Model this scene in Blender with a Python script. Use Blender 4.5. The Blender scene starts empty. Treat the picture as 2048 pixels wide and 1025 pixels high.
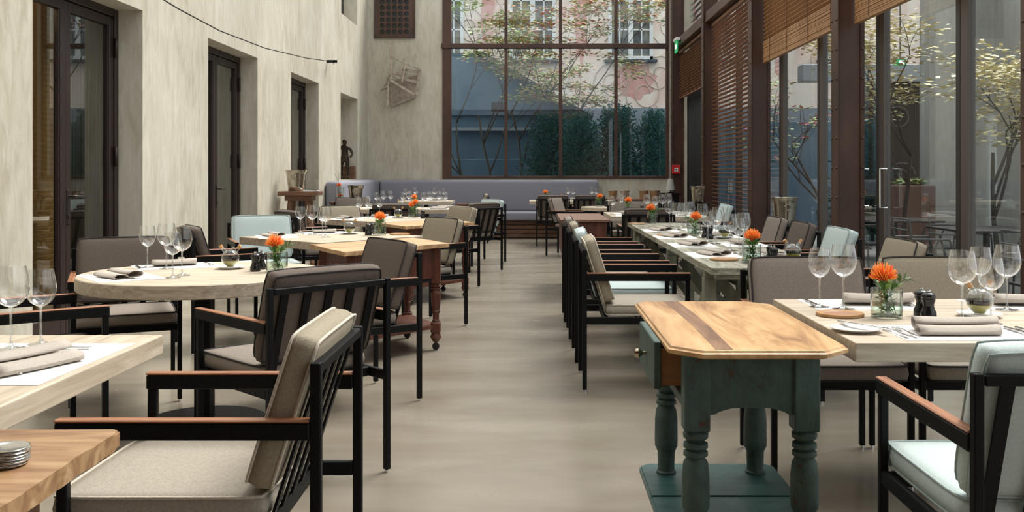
import bpy, bmesh, math, random
from mathutils import Vector, Matrix
PI = math.pi
R = math.radians
random.seed(7)
SC = bpy.context.scene
COL = SC.collection

# ------------------------------------------------------------------ camera, sky, light, exposure
F_PX, VX, VY, EYE = 1980.0, 1069.0, 345.0, 1.25      # focal length and horizon of the photograph (2048 x 1025 frame)
cam_d = bpy.data.cameras.new('camera'); cam = bpy.data.objects.new('camera', cam_d); COL.objects.link(cam)
cam.location = (0, 0, EYE); cam.rotation_euler = (R(90), 0, 0)
cam_d.sensor_width = 36; cam_d.lens = F_PX / 2048 * 36
cam_d.shift_x = (1024 - VX) / 2048; cam_d.shift_y = -(512.5 - VY) / 2048
cam_d.clip_start = 0.05; cam_d.clip_end = 300
SC.camera = cam

world = bpy.data.worlds.new('overcast_sky'); SC.world = world; world.use_nodes = True
wn = world.node_tree.nodes; wl = world.node_tree.links; wn.clear()
w_out = wn.new('ShaderNodeOutputWorld'); w_bg = wn.new('ShaderNodeBackground')
w_tc = wn.new('ShaderNodeTexCoord'); w_sep = wn.new('ShaderNodeSeparateXYZ'); w_r = wn.new('ShaderNodeValToRGB')
wl.new(w_tc.outputs['Generated'], w_sep.inputs[0]); wl.new(w_sep.outputs['Z'], w_r.inputs[0])
w_r.color_ramp.elements[0].position = 0.0; w_r.color_ramp.elements[0].color = (0.40, 0.42, 0.44, 1)
w_r.color_ramp.elements[1].position = 1.0; w_r.color_ramp.elements[1].color = (1.0, 0.99, 0.96, 1)
wl.new(w_r.outputs[0], w_bg.inputs[0]); wl.new(w_bg.outputs[0], w_out.inputs[0])
w_bg.inputs[1].default_value = 1.5

sun_d = bpy.data.lights.new('veiled_sun', 'SUN'); sun = bpy.data.objects.new('veiled_sun', sun_d); COL.objects.link(sun)
sun_d.energy = 3.6; sun_d.angle = R(30); sun_d.color = (1.0, 0.97, 0.9)
sun.rotation_euler = (R(-24), R(26), 0)

SC.view_settings.view_transform = 'Standard'; SC.view_settings.look = 'None'
SC.view_settings.exposure = 0.5; SC.view_settings.gamma = 1.0; SC.view_settings.use_curve_mapping = False

# ------------------------------------------------------------------ materials
def new_mat(name):
    m = bpy.data.materials.new(name); m.use_nodes = True
    nt = m.node_tree; nt.nodes.clear()
    o = nt.nodes.new('ShaderNodeOutputMaterial')
    return m, nt, o
def pbsdf(nt, o, rough=.5, metal=0., spec=.5):
    b = nt.nodes.new('ShaderNodeBsdfPrincipled'); nt.links.new(b.outputs[0], o.inputs[0])
    b.inputs['Roughness'].default_value = rough; b.inputs['Metallic'].default_value = metal
    b.inputs['Specular IOR Level'].default_value = spec
    return b
def c4(c): return (c[0], c[1], c[2], 1)
def noisy(name, cols, scale=(8, 8, 8), detail=4, rough=.6, metal=0., bump=0., bscale=None, spec=.5, nrough=.6, rough2=None, dist=0., pos=None, coord='Object'):
    """noise-driven colour ramp over an object-space pattern, with optional bump"""
    m, nt, o = new_mat(name); b = pbsdf(nt, o, rough, metal, spec)
    tc = nt.nodes.new('ShaderNodeTexCoord'); mp = nt.nodes.new('ShaderNodeMapping'); mp.inputs['Scale'].default_value = scale
    nt.links.new(tc.outputs[coord], mp.inputs[0])
    n = nt.nodes.new('ShaderNodeTexNoise'); n.inputs['Scale'].default_value = 1; n.inputs['Detail'].default_value = detail
    n.inputs['Roughness'].default_value = nrough; n.inputs['Distortion'].default_value = dist
    nt.links.new(mp.outputs[0], n.inputs[0])
    r = nt.nodes.new('ShaderNodeValToRGB'); k = len(cols); e = r.color_ramp.elements
    pos = pos or [.3 + .4 * i / max(1, k - 1) for i in range(k)]
    e[0].position = pos[0]; e[0].color = c4(cols[0]); e[1].position = pos[-1]; e[1].color = c4(cols[-1])
    for i in range(1, k - 1):
        q = e.new(pos[i]); q.color = c4(cols[i])
    nt.links.new(n.outputs['Fac'], r.inputs[0]); nt.links.new(r.outputs[0], b.inputs['Base Color'])
    if rough2 is not None:
        mr = nt.nodes.new('ShaderNodeMapRange'); mr.inputs['To Min'].default_value = rough; mr.inputs['To Max'].default_value = rough2
        nt.links.new(n.outputs['Fac'], mr.inputs[0]); nt.links.new(mr.outputs[0], b.inputs['Roughness'])
    if bump:
        n2 = nt.nodes.new('ShaderNodeTexNoise'); n2.inputs['Detail'].default_value = 5
        mp2 = nt.nodes.new('ShaderNodeMapping'); mp2.inputs['Scale'].default_value = bscale or scale
        nt.links.new(tc.outputs[coord], mp2.inputs[0]); nt.links.new(mp2.outputs[0], n2.inputs[0]); n2.inputs['Scale'].default_value = 1
        bp = nt.nodes.new('ShaderNodeBump'); bp.inputs['Strength'].default_value = bump; bp.inputs['Distance'].default_value = .01
        nt.links.new(n2.outputs['Fac'], bp.inputs['Height']); nt.links.new(bp.outputs[0], b.inputs['Normal'])
    return m
def plain(name, c, rough=.5, metal=0., spec=.5, emit=None):
    m, nt, o = new_mat(name); b = pbsdf(nt, o, rough, metal, spec); b.inputs['Base Color'].default_value = c4(c)
    if emit:
        b.inputs['Emission Color'].default_value = c4(c); b.inputs['Emission Strength'].default_value = emit
    return m
def wood(name, cols, along='x', scale=3., stretch=14, rough=.5, bump=.15, dist=.6):
    s = {'x': (scale, scale * stretch, scale * stretch), 'y': (scale * stretch, scale, scale * stretch), 'z': (scale * stretch, scale * stretch, scale)}[along]
    return noisy(name, cols, s, detail=6, rough=rough, bump=bump, bscale=s, dist=dist, nrough=.65)
def fabric(name, c, var=.12, rough=.9):
    d = tuple(x * (1 - var) for x in c); l = tuple(min(1, x * (1 + var)) for x in c)
    m = noisy(name, [d, c, l], (140, 140, 140), detail=2, rough=rough, bump=.25, bscale=(420, 420, 420), spec=.25)
    return m
def thin_glass(name, tint=(.97, .98, .98), rough=.0, ior=1.45, boost=1.0, base=0.0, power=5, edge=None):
    """thin-walled clear glass: transparent film under a Fresnel reflection"""
    m, nt, o = new_mat(name)
    t = nt.nodes.new('ShaderNodeBsdfTransparent'); t.inputs[0].default_value = c4(tint)
    g = nt.nodes.new('ShaderNodeBsdfGlossy'); g.inputs['Roughness'].default_value = rough; g.inputs[0].default_value = (1, 1, 1, 1)
    lw = nt.nodes.new('ShaderNodeLayerWeight'); lw.inputs[0].default_value = .5
    f = nt.nodes.new('ShaderNodeMath'); f.operation = 'POWER'; f.inputs[1].default_value = power
    nt.links.new(lw.outputs['Facing'], f.inputs[0])
    r0 = ((ior - 1) / (ior + 1)) ** 2
    ma = nt.nodes.new('ShaderNodeMath'); ma.operation = 'MULTIPLY_ADD'; ma.inputs[1].default_value = boost * (1 - r0); ma.inputs[2].default_value = base + boost * r0; ma.use_clamp = True
    nt.links.new(f.outputs[0], ma.inputs[0])
    if edge:   # thicker glass along the line of sight near the silhouette absorbs more
        pw = nt.nodes.new('ShaderNodeMath'); pw.operation = 'POWER'; pw.inputs[1].default_value = 3.5; nt.links.new(lw.outputs['Facing'], pw.inputs[0])
        mc = nt.nodes.new('ShaderNodeMix'); mc.data_type = 'RGBA'; mc.inputs['A'].default_value = c4(tint); mc.inputs['B'].default_value = c4(edge)
        nt.links.new(pw.outputs[0], mc.inputs['Factor']); nt.links.new(mc.outputs['Result'], t.inputs[0])
    mx = nt.nodes.new('ShaderNodeMixShader'); nt.links.new(ma.outputs[0], mx.inputs[0])
    nt.links.new(t.outputs[0], mx.inputs[1]); nt.links.new(g.outputs[0], mx.inputs[2]); nt.links.new(mx.outputs[0], o.inputs[0])
    return m

def plaster_mat(name, a, b_, c_):
    m, nt, o = new_mat(name); b = pbsdf(nt, o, .85, 0, .25)
    tc = nt.nodes.new('ShaderNodeTexCoord')
    def nz(sc, det, dist=0.):
        mp = nt.nodes.new('ShaderNodeMapping'); mp.inputs['Scale'].default_value = sc; nt.links.new(tc.outputs['Object'], mp.inputs[0])
        n = nt.nodes.new('ShaderNodeTexNoise'); n.inputs['Scale'].default_value = 1; n.inputs['Detail'].default_value = det
        n.inputs['Distortion'].default_value = dist; n.inputs['Roughness'].default_value = .65; nt.links.new(mp.outputs[0], n.inputs[0]); return n
    n1 = nz((1.1, 1.1, .7), 5, .5); n2 = nz((9, 9, 2.2), 6, 1.2); n3 = nz((40, 40, 14), 4, .3)
    ad = nt.nodes.new('ShaderNodeMath'); ad.operation = 'MULTIPLY_ADD'; ad.inputs[1].default_value = .5
    nt.links.new(n2.outputs[0], ad.inputs[0]); 
    h = nt.nodes.new('ShaderNodeMath'); h.operation = 'MULTIPLY'; h.inputs[1].default_value = .5; nt.links.new(n1.outputs[0], h.inputs[0])
    nt.links.new(h.outputs[0], ad.inputs[2])
    r = nt.nodes.new('ShaderNodeValToRGB'); e = r.color_ramp.elements
    e[0].position = .36; e[0].color = c4(a); e[1].position = .64; e[1].color = c4(c_); q = e.new(.5); q.color = c4(b_)
    nt.links.new(ad.outputs[0], r.inputs[0]); nt.links.new(r.outputs[0], b.inputs['Base Color'])
    bp = nt.nodes.new('ShaderNodeBump'); bp.inputs['Strength'].default_value = .25; bp.inputs['Distance'].default_value = .012
    s = nt.nodes.new('ShaderNodeMath'); s.operation = 'MULTIPLY_ADD'; s.inputs[1].default_value = .5
    nt.links.new(n3.outputs[0], s.inputs[0]); nt.links.new(n2.outputs[0], s.inputs[2])
    nt.links.new(s.outputs[0], bp.inputs['Height']); nt.links.new(bp.outputs[0], b.inputs['Normal'])
    return m

M = {}
M['plaster'] = plaster_mat('limewash_plaster', (.385, .35, .27), (.50, .47, .385), (.59, .565, .485))
M['floor'] = noisy('polished_concrete', [(.205, .176, .134), (.24, .21, .165), (.275, .243, .195)], (1.1, 3.2, 1), detail=5, rough=.20, rough2=.32, bump=.015, bscale=(6, 14, 5), spec=.5, dist=.3, nrough=.55)
M['black'] = noisy('black_powder_coat', [(.004, .0045, .005), (.008, .0085, .009)], (90, 90, 90), rough=.5, spec=.14, bump=.08, bscale=(300, 300, 300))
M['teak'] = wood('oiled_teak', [(.17, .065, .03), (.30, .125, .058), (.43, .205, .10)], 'x', 4, 18, rough=.42)
M['taupe'] = fabric('taupe_fabric', (.125, .101, .085))
M['warm_grey'] = fabric('warm_grey_fabric', (.235, .20, .17))
M['khaki'] = fabric('khaki_fabric', (.30, .262, .195))
M['sand'] = fabric('sand_fabric', (.36, .325, .27))
M['blue'] = fabric('pale_blue_fabric', (.50, .585, .58), var=.06)
M['cream_pipe'] = fabric('cream_piping', (.55, .50, .42))
M['blue_pipe'] = fabric('pale_blue_piping', (.36, .43, .42))
M['dark_pipe'] = fabric('dark_piping', (.04, .035, .033))
M['oak'] = wood('bleached_oak', [(.31, .245, .175), (.465, .39, .295), (.61, .535, .43)], 'x', 3.5, 15, rough=.55, bump=.10)
M['oak_y'] = wood('bleached_oak_lengthwise', [(.31, .245, .175), (.465, .39, .295), (.61, .535, .43)], 'y', 2.0, 14, rough=.55, bump=.12)
M['weathered'] = noisy('weathered_painted_wood', [(.085, .075, .05), (.20, .19, .14), (.33, .32, .25), (.45, .40, .30)], (9, 2.2, 20), detail=8, rough=.7, bump=.5, bscale=(30, 6, 60), dist=1.2)
M['trestle'] = noisy('grey_green_paint', [(.115, .115, .08), (.20, .20, .15), (.27, .26, .20)], (20, 20, 4), detail=6, rough=.7, bump=.3)
M['walnut'] = wood('honey_walnut_slab', [(.19, .09, .04), (.42, .235, .10), (.58, .36, .17), (.68, .46, .25)], 'y', 1.1, 6, rough=.38, bump=.1, dist=1.6)
M['walnut_x'] = wood('honey_oak_slab', [(.11, .05, .022), (.25, .135, .065), (.38, .235, .12), (.50, .35, .21)], 'x', 1.4, 8, rough=.45, bump=.12, dist=1.2)
M['pine_slab'] = wood('golden_pine_slab', [(.28, .15, .07), (.50, .31, .16), (.62, .44, .26)], 'x', 1.6, 8, rough=.5, bump=.15, dist=1.2)
M['walnut_dark'] = wood('dark_walnut_stripe', [(.10, .045, .022), (.20, .10, .05), (.30, .17, .09)], 'y', 2, 9, rough=.4, bump=.1, dist=1.)
M['red_wood'] = wood('red_brown_stained_wood', [(.045, .013, .008), (.095, .028, .015), (.15, .052, .030)], 'z', 3, 9, rough=.45, bump=.15)
M['brown_wood'] = wood('brown_wood', [(.08, .035, .018), (.16, .075, .04), (.25, .13, .075)], 'x', 3, 9, rough=.5, bump=.15)
M['green'] = noisy('worn_green_paint', [(.055, .022, .014), (.030, .058, .049), (.043, .082, .069), (.062, .108, .092)], (16, 16, 11), detail=10, rough=.5, bump=.35, bscale=(40, 40, 22), nrough=.72, pos=[.365, .39, .5, .70], rough2=.65)
M['green_top'] = noisy('teal_shelf_paint', [(.018, .062, .058), (.032, .105, .098), (.052, .14, .13)], (9, 18, 9), detail=7, rough=.42, bump=.2)
M['drawer_wood'] = wood('raw_drawer_wood', [(.24, .10, .035), (.36, .17, .065)], 'x', 3, 8, rough=.6)
M['brass'] = plain('aged_brass', (.42, .36, .26), .25, 1.0)
M['steel'] = plain('polished_steel', (.72, .72, .72), .16, 1.0)
M['nickel'] = noisy('hammered_nickel', [(.42, .38, .32), (.62, .58, .50)], (14, 14, 14), rough=.2, metal=1., bump=.12, bscale=(30, 30, 30))
M['corten'] = noisy('brown_steel_paint', [(.032, .0135, .008), (.058, .025, .014), (.085, .038, .022)], (3, 3, 1.2), detail=6, rough=.42, bump=.06)
M['corten_dark'] = noisy('dark_brown_steel', [(.016, .008, .007), (.028, .014, .011)], (4, 4, 2), rough=.45)
M['frame_dark'] = plain('dark_bronze_frame', (.030, .024, .022), .4)
M['frame_grey'] = plain('grey_brown_frame', (.085, .068, .058), .45)
M['bench'] = fabric('blue_grey_felt', (.25, .25, .29), var=.05)
M['bamboo'] = wood('bamboo_slats', [(.22, .10, .04), (.36, .19, .08), (.48, .28, .13)], 'y', 2, 24, rough=.5)
M['bamboo_dark'] = wood('stained_slats', [(.13, .055, .024), (.24, .11, .05), (.34, .17, .085)], 'y', 2, 24, rough=.5)
M['cord'] = plain('brown_cord', (.10, .045, .025), .8)
M['pane'] = thin_glass('window_pane', (.90, .95, .97), 0, 1.5, .9)
M['pane_dark'] = thin_glass('dim_door_pane', (.75, .75, .72), 0, 1.5, 1.5)
M['wine_glass'] = thin_glass('clear_crystal', (.955, .962, .962), 0, 1.45, 1.3, .045, 3, (.42, .45, .45))
M['stem_glass'] = thin_glass('crystal_stem', (.88, .90, .90), .02, 1.5, 1.5, .14, 3, (.35, .37, .37))
M['vase_glass'] = thin_glass('clear_vase_glass', (.94, .97, .96), 0, 1.45, 1.2, .015, 3, (.50, .60, .56))
M['water'] = thin_glass('vase_water', (.86, .93, .88), 0, 1.33, 1., 0)
M['oil'] = plain('olive_oil', (.32, .26, .012), .15, 0, .6)
M['balsamic'] = plain('dark_vinegar', (.012, .006, .004), .1)
M['cork'] = plain('cork', (.50, .27, .12), .8)
M['paper'] = noisy('white_paper', [(.76, .755, .73), (.82, .815, .79)], (20, 20, 20), rough=.85)
M['china'] = plain('white_china', (.80, .80, .79), .18)
M['napkin'] = fabric('stone_linen', (.42, .375, .33), var=.05)
M['lacquer'] = plain('black_lacquer', (.008, .008, .009), .18)
M['ring_wood'] = wood('ring_coaster_wood', [(.36, .19, .075), (.50, .29, .13)], 'x', 6, 6, rough=.45)
M['ring_in'] = plain('ring_coaster_inlay', (.34, .17, .10), .5)
M['orange'] = plain('protea_orange', (.95, .26, .02), .6)
M['orange2'] = plain('protea_red', (.88, .11, .03), .6)
M['yellow_fl'] = plain('protea_yellow', (.95, .40, .05), .6)
M['leaf'] = noisy('vase_leaf', [(.035, .10, .018), (.09, .19, .045)], (30, 30, 30), rough=.5)
M['leaf_b'] = plain('pale_leaf', (.20, .32, .08), .5)
M['twig'] = plain('grey_twig', (.10, .07, .05), .8)
M['wicker'] = noisy('woven_wicker', [(.12, .055, .02), (.30, .16, .07), (.42, .26, .13)], (60, 60, 90), detail=3, rough=.7, bump=.6, bscale=(60, 60, 90))
M['bronze'] = noisy('dark_bronze', [(.02, .014, .010), (.055, .04, .028)], (14, 14, 14), rough=.32, metal=.6)
M['drift'] = noisy('grey_driftwood', [(.24, .20, .16), (.40, .34, .28), (.52, .46, .38)], (12, 12, 12), rough=.85, bump=.3)
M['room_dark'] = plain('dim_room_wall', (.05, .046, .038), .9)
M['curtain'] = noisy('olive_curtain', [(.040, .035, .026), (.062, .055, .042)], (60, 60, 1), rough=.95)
M['blind_ochre'] = wood('ochre_blind', [(.50, .30, .10), (.72, .46, .17)], 'y', 2, 24, rough=.7)
M['red_box'] = plain('alarm_red', (.60, .02, .02), .35)
M['white'] = plain('white_plastic', (.8, .8, .8), .4)
M['sign_green'] = plain('exit_sign_green', (.02, .40, .13), .4, emit=.35)
M['sign_white'] = plain('exit_sign_white', (.9, .95, .9), .4, emit=.8)
M['facade'] = noisy('painted_pink_stucco', [(.78, .50, .43), (.86, .68, .59), (.90, .80, .70), (.82, .74, .63)], (.9, .9, .55), detail=8, rough=.9, bump=.2, bscale=(6, 6, 6), dist=1.2)
M['facade_grey'] = noisy('blue_grey_render', [(.20, .235, .27), (.27, .305, .345)], (.8, .8, .8), rough=.9)
M['gable'] = noisy('slate_blue_render', [(.045, .105, .17), (.095, .155, .215), (.15, .20, .24)], (.7, .7, .5), detail=5, rough=.85, dist=.5)  # slate render with the window's blue reflection mixed into its colour
M['slate'] = noisy('slate_roof', [(.05, .065, .08), (.09, .11, .13)], (5, 5, 5), rough=.8)
M['win_white'] = plain('white_window_paint', (.78, .78, .76), .5)
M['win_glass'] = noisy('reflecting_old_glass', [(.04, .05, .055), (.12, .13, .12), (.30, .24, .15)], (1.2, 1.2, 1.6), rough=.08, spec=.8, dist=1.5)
M['ornament'] = noisy('faded_red_paint', [(.66, .30, .26), (.76, .52, .46)], (3, 3, 3), rough=.9)
M['scroll'] = plain('grey_scroll_paint', (.62, .54, .46), .9)
M['grey_wall'] = plaster_mat('outer_render', (.42, .40, .36), (.48, .46, .42), (.54, .52, .48))
M['paving'] = noisy('courtyard_paving', [(.16, .15, .14), (.24, .23, .21)], (3, 3, 3), rough=.8)
M['bark'] = noisy('bark', [(.045, .038, .030), (.10, .085, .07)], (20, 20, 6), rough=.9)
M['mg1'] = plain('maple_green', (.34, .46, .16), .6); M['mg2'] = plain('maple_olive', (.50, .52, .24), .6)
M['mr1'] = plain('maple_red', (.52, .14, .10), .6); M['mr2'] = plain('maple_rust', (.62, .32, .20), .6)
M['cg1'] = plain('conifer_blue_green', (.018, .085, .105), .7); M['cg2'] = plain('conifer_green', (.04, .14, .11), .7)
M['cl1'] = plain('cream_leaf', (.78, .68, .42), .6); M['cl2'] = plain('yellow_leaf', (.60, .50, .20), .6)
M['pink'] = plain('pink_blossom', (.75, .22, .26), .6)
M['terra'] = plain('brown_planter', (.20, .11, .085), .6)
M['iron'] = plain('wrought_iron', (.10, .095, .09), .6)
M['beam_grey'] = plain('pale_grey_beam', (.42, .45, .48), .6)
M['shade'] = plain('grey_lamp_shade', (.40, .39, .36), .8)

# ------------------------------------------------------------------ mesh helpers
def link(name, me, parent=None, mats=None, smooth=False):
    o = bpy.data.objects.new(name, me); COL.objects.link(o)
    if parent: o.parent = parent
    if mats:
        for m in (mats if isinstance(mats, (list, tuple)) else [mats]): me.materials.append(m)
    if smooth:
        me.polygons.foreach_set('use_smooth', [True] * len(me.polygons)); me.update()
    return o
def fin(name, bm, mats, parent=None, smooth=False, sharp=None):
    bmesh.ops.recalc_face_normals(bm, faces=bm.faces[:])
    me = bpy.data.meshes.new(name); bm.to_mesh(me); bm.free()
    o = link(name, me, parent, mats, smooth)
    if sharp and smooth:
        try: me.set_sharp_from_angle(angle=R(sharp))
        except Exception: pass
    return o
def box(bm, a, b, bev=0., seg=1, mi=0, rot=None, piv=None):
    """axis box between corners a and b, bevelled, optionally turned by matrix rot about piv"""
    c = [(a[i] + b[i]) / 2 for i in range(3)]; s = [abs(b[i] - a[i]) for i in range(3)]
    r = bmesh.ops.create_cube(bm, size=1)
    vs = r['verts']
    for v in vs: v.co = Vector((v.co.x * s[0] + c[0], v.co.y * s[1] + c[1], v.co.z * s[2] + c[2]))
    fs = list({f for v in vs for f in v.link_faces})
    for f in fs: f.material_index = mi
    if bev > 0:
        es = list({e for v in vs for e in v.link_edges})
        q = bmesh.ops.bevel(bm, geom=es, offset=min(bev, min(s) * .45), segments=seg, affect='EDGES', profile=.5)
        vs = list({v for f in q['faces'] for v in f.verts} | {v for v in vs if v.is_valid})
        for f in q['faces']: f.material_index = mi
    if rot is not None:
        p = Vector(piv or (0, 0, 0))
        for v in vs: v.co = rot @ (v.co - p) + p
    return vs
def bar(bm, p, q, w, d, bev=0., mi=0, up=(0, 0, 1)):
    """rectangular bar from p to q; w across, d in the up direction"""
    p = Vector(p); q = Vector(q); z = (q - p); L = z.length; z.normalize()
    u = Vector(up); x = u.cross(z)
    if x.length < 1e-4: x = Vector((1, 0, 0)).cross(z)
    x.normalize(); y = z.cross(x)
    r = bmesh.ops.create_cube(bm, size=1); vs = r['verts']
    for v in vs: v.co = Vector((v.co.x * w, v.co.y * d, (v.co.z + .5) * L))
    if bev > 0:
        es = list({e for v in vs for e in v.link_edges})
        g = bmesh.ops.bevel(bm, geom=es, offset=bev, segments=1, affect='EDGES')
        vs = list({v for f in g['faces'] for v in f.verts} | {v for v in vs if v.is_valid})
    m = Matrix((x, y, z)).transposed()
    for v in vs: v.co = m @ v.co + p
    for f in {f for v in vs for f in v.link_faces}: f.material_index = mi
    return vs
def tube(bm, pts, r, seg=8, mi=0, closed=False):
    pts = [Vector(p) for p in pts]; n = len(pts)
    rr = r if isinstance(r, (list, tuple)) else [r] * n
    rings = []; px = None
    for i, p in enumerate(pts):
        if closed: t = pts[(i + 1) % n] - pts[i - 1]
        else: t = pts[min(i + 1, n - 1)] - pts[max(i - 1, 0)]
        t.normalize()
        if px is None:
            px = t.orthogonal().normalized()
        else:
            px = (px - t * px.dot(t)); 
            if px.length < 1e-5: px = t.orthogonal()
            px.normalize()
        py = t.cross(px)
        rings.append([bm.verts.new(p + (px * math.cos(2 * PI * k / seg) + py * math.sin(2 * PI * k / seg)) * rr[i]) for k in range(seg)])
    m = n if closed else n - 1
    for i in range(m):
        a = rings[i]; b = rings[(i + 1) % n]
        for k in range(seg):
            f = bm.faces.new((a[k], a[(k + 1) % seg], b[(k + 1) % seg], b[k])); f.material_index = mi; f.smooth = True
    if not closed:
        for q in (rings[0], rings[-1]):
            try: f = bm.faces.new(q); f.material_index = mi
            except ValueError: pass
def lathe(bm, prof, seg=20, c=(0, 0, 0), mi=0, caps=False, axis='z'):
    rings = []
    def pt(r, z, a):
        if axis == 'z': return Vector((c[0] + r * math.cos(a), c[1] + r * math.sin(a), c[2] + z))
        if axis == 'x': return Vector((c[0] + z, c[1] + r * math.cos(a), c[2] + r * math.sin(a)))
        return Vector((c[0] + r * math.sin(a), c[1] + z, c[2] + r * math.cos(a)))
    for r, z in prof:
        if r < 1e-6: rings.append([bm.verts.new(pt(0, z, 0))])
        else: rings.append([bm.verts.new(pt(r, z, 2 * PI * k / seg)) for k in range(seg)])
    for a, b in zip(rings, rings[1:]):
        for k in range(seg):
            va = [a[0]] if len(a) == 1 else [a[k], a[(k + 1) % seg]]
            vb = [b[0]] if len(b) == 1 else [b[(k + 1) % seg], b[k]]
            if len(va) + len(vb) > 2:
                f = bm.faces.new(va + vb); f.material_index = mi; f.smooth = True
    if caps:
        for q in (rings[0], rings[-1]):
            if len(q) > 2: f = bm.faces.new(q); f.material_index = mi
def prism(bm, pts, z0, z1, mi=0, mtop=None):
    lo = [bm.verts.new((x, y, z0)) for x, y in pts]; hi = [bm.verts.new((x, y, z1)) for x, y in pts]
    n = len(pts)
    f = bm.faces.new(hi); f.material_index = mi if mtop is None else mtop
    f = bm.faces.new(lo[::-1]); f.material_index = mi
    for i in range(n):
        f = bm.faces.new((lo[i], lo[(i + 1) % n], hi[(i + 1) % n], hi[i])); f.material_index = mi
def B(): return bmesh.new()
def mk(name, fn, mats, parent=None, smooth=False, sharp=35):
    bm = B(); fn(bm); return fin(name, bm, mats, parent, smooth, sharp)
def mkbox(name, a, b, mat, parent=None, bev=0.003, seg=1):
    bm = B(); box(bm, a, b, bev, seg); return fin(name, bm, mat, parent)

def tag(o, label=None, cat=None, group=None, kind=None):
    if label: o['label'] = label
    if cat: o['category'] = cat
    if group: o['group'] = group
    if kind: o['kind'] = kind
    return o
def thing(name, label, cat, loc=(0, 0, 0), rz=0., group=None):
    o = bpy.data.objects.new(name, None); COL.objects.link(o); o.location = loc; o.rotation_euler = (0, 0, rz)
    o.empty_display_size = .05
    return tag(o, label, cat, group)
KIDS = {}
def copy_tree(o, parent=None):
    c = o.copy(); COL.objects.link(c)
    if parent: c.parent = parent
    for ch in list(o.children): copy_tree(ch, c)
    return c
def dup(o, loc, rz=0., label=None, group=None, scale=None):
    c = copy_tree(o); c.location = loc; c.rotation_euler = (0, 0, rz)
    if label: c['label'] = label
    if group: c['group'] = group
    elif 'group' in c and group is None: pass
    if scale: c.scale = (scale,) * 3
    return c
class Proto:
    """first placement moves the built thing, later ones copy it"""
    def __init__(self, o): self.o = o; self.used = False
    def put(self, loc, rz, label, group=None, scale=None):
        if not self.used:
            self.used = True; o = self.o; self.src = o
            o.location = loc; o.rotation_euler = (0, 0, rz); o['label'] = label
            if group: o['group'] = group
            if scale: o.scale = (scale,) * 3
            return o
        return dup(self.o, loc, rz, label, group, scale)
def struct(o): o['kind'] = 'structure'; return o
def at(px, py, z=.75):
    """point of the horizontal plane z that the photograph shows at px, py"""
    Y = F_PX * (EYE - z) / (py - VY); return ((px - VX) * Y / F_PX, Y)

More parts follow.
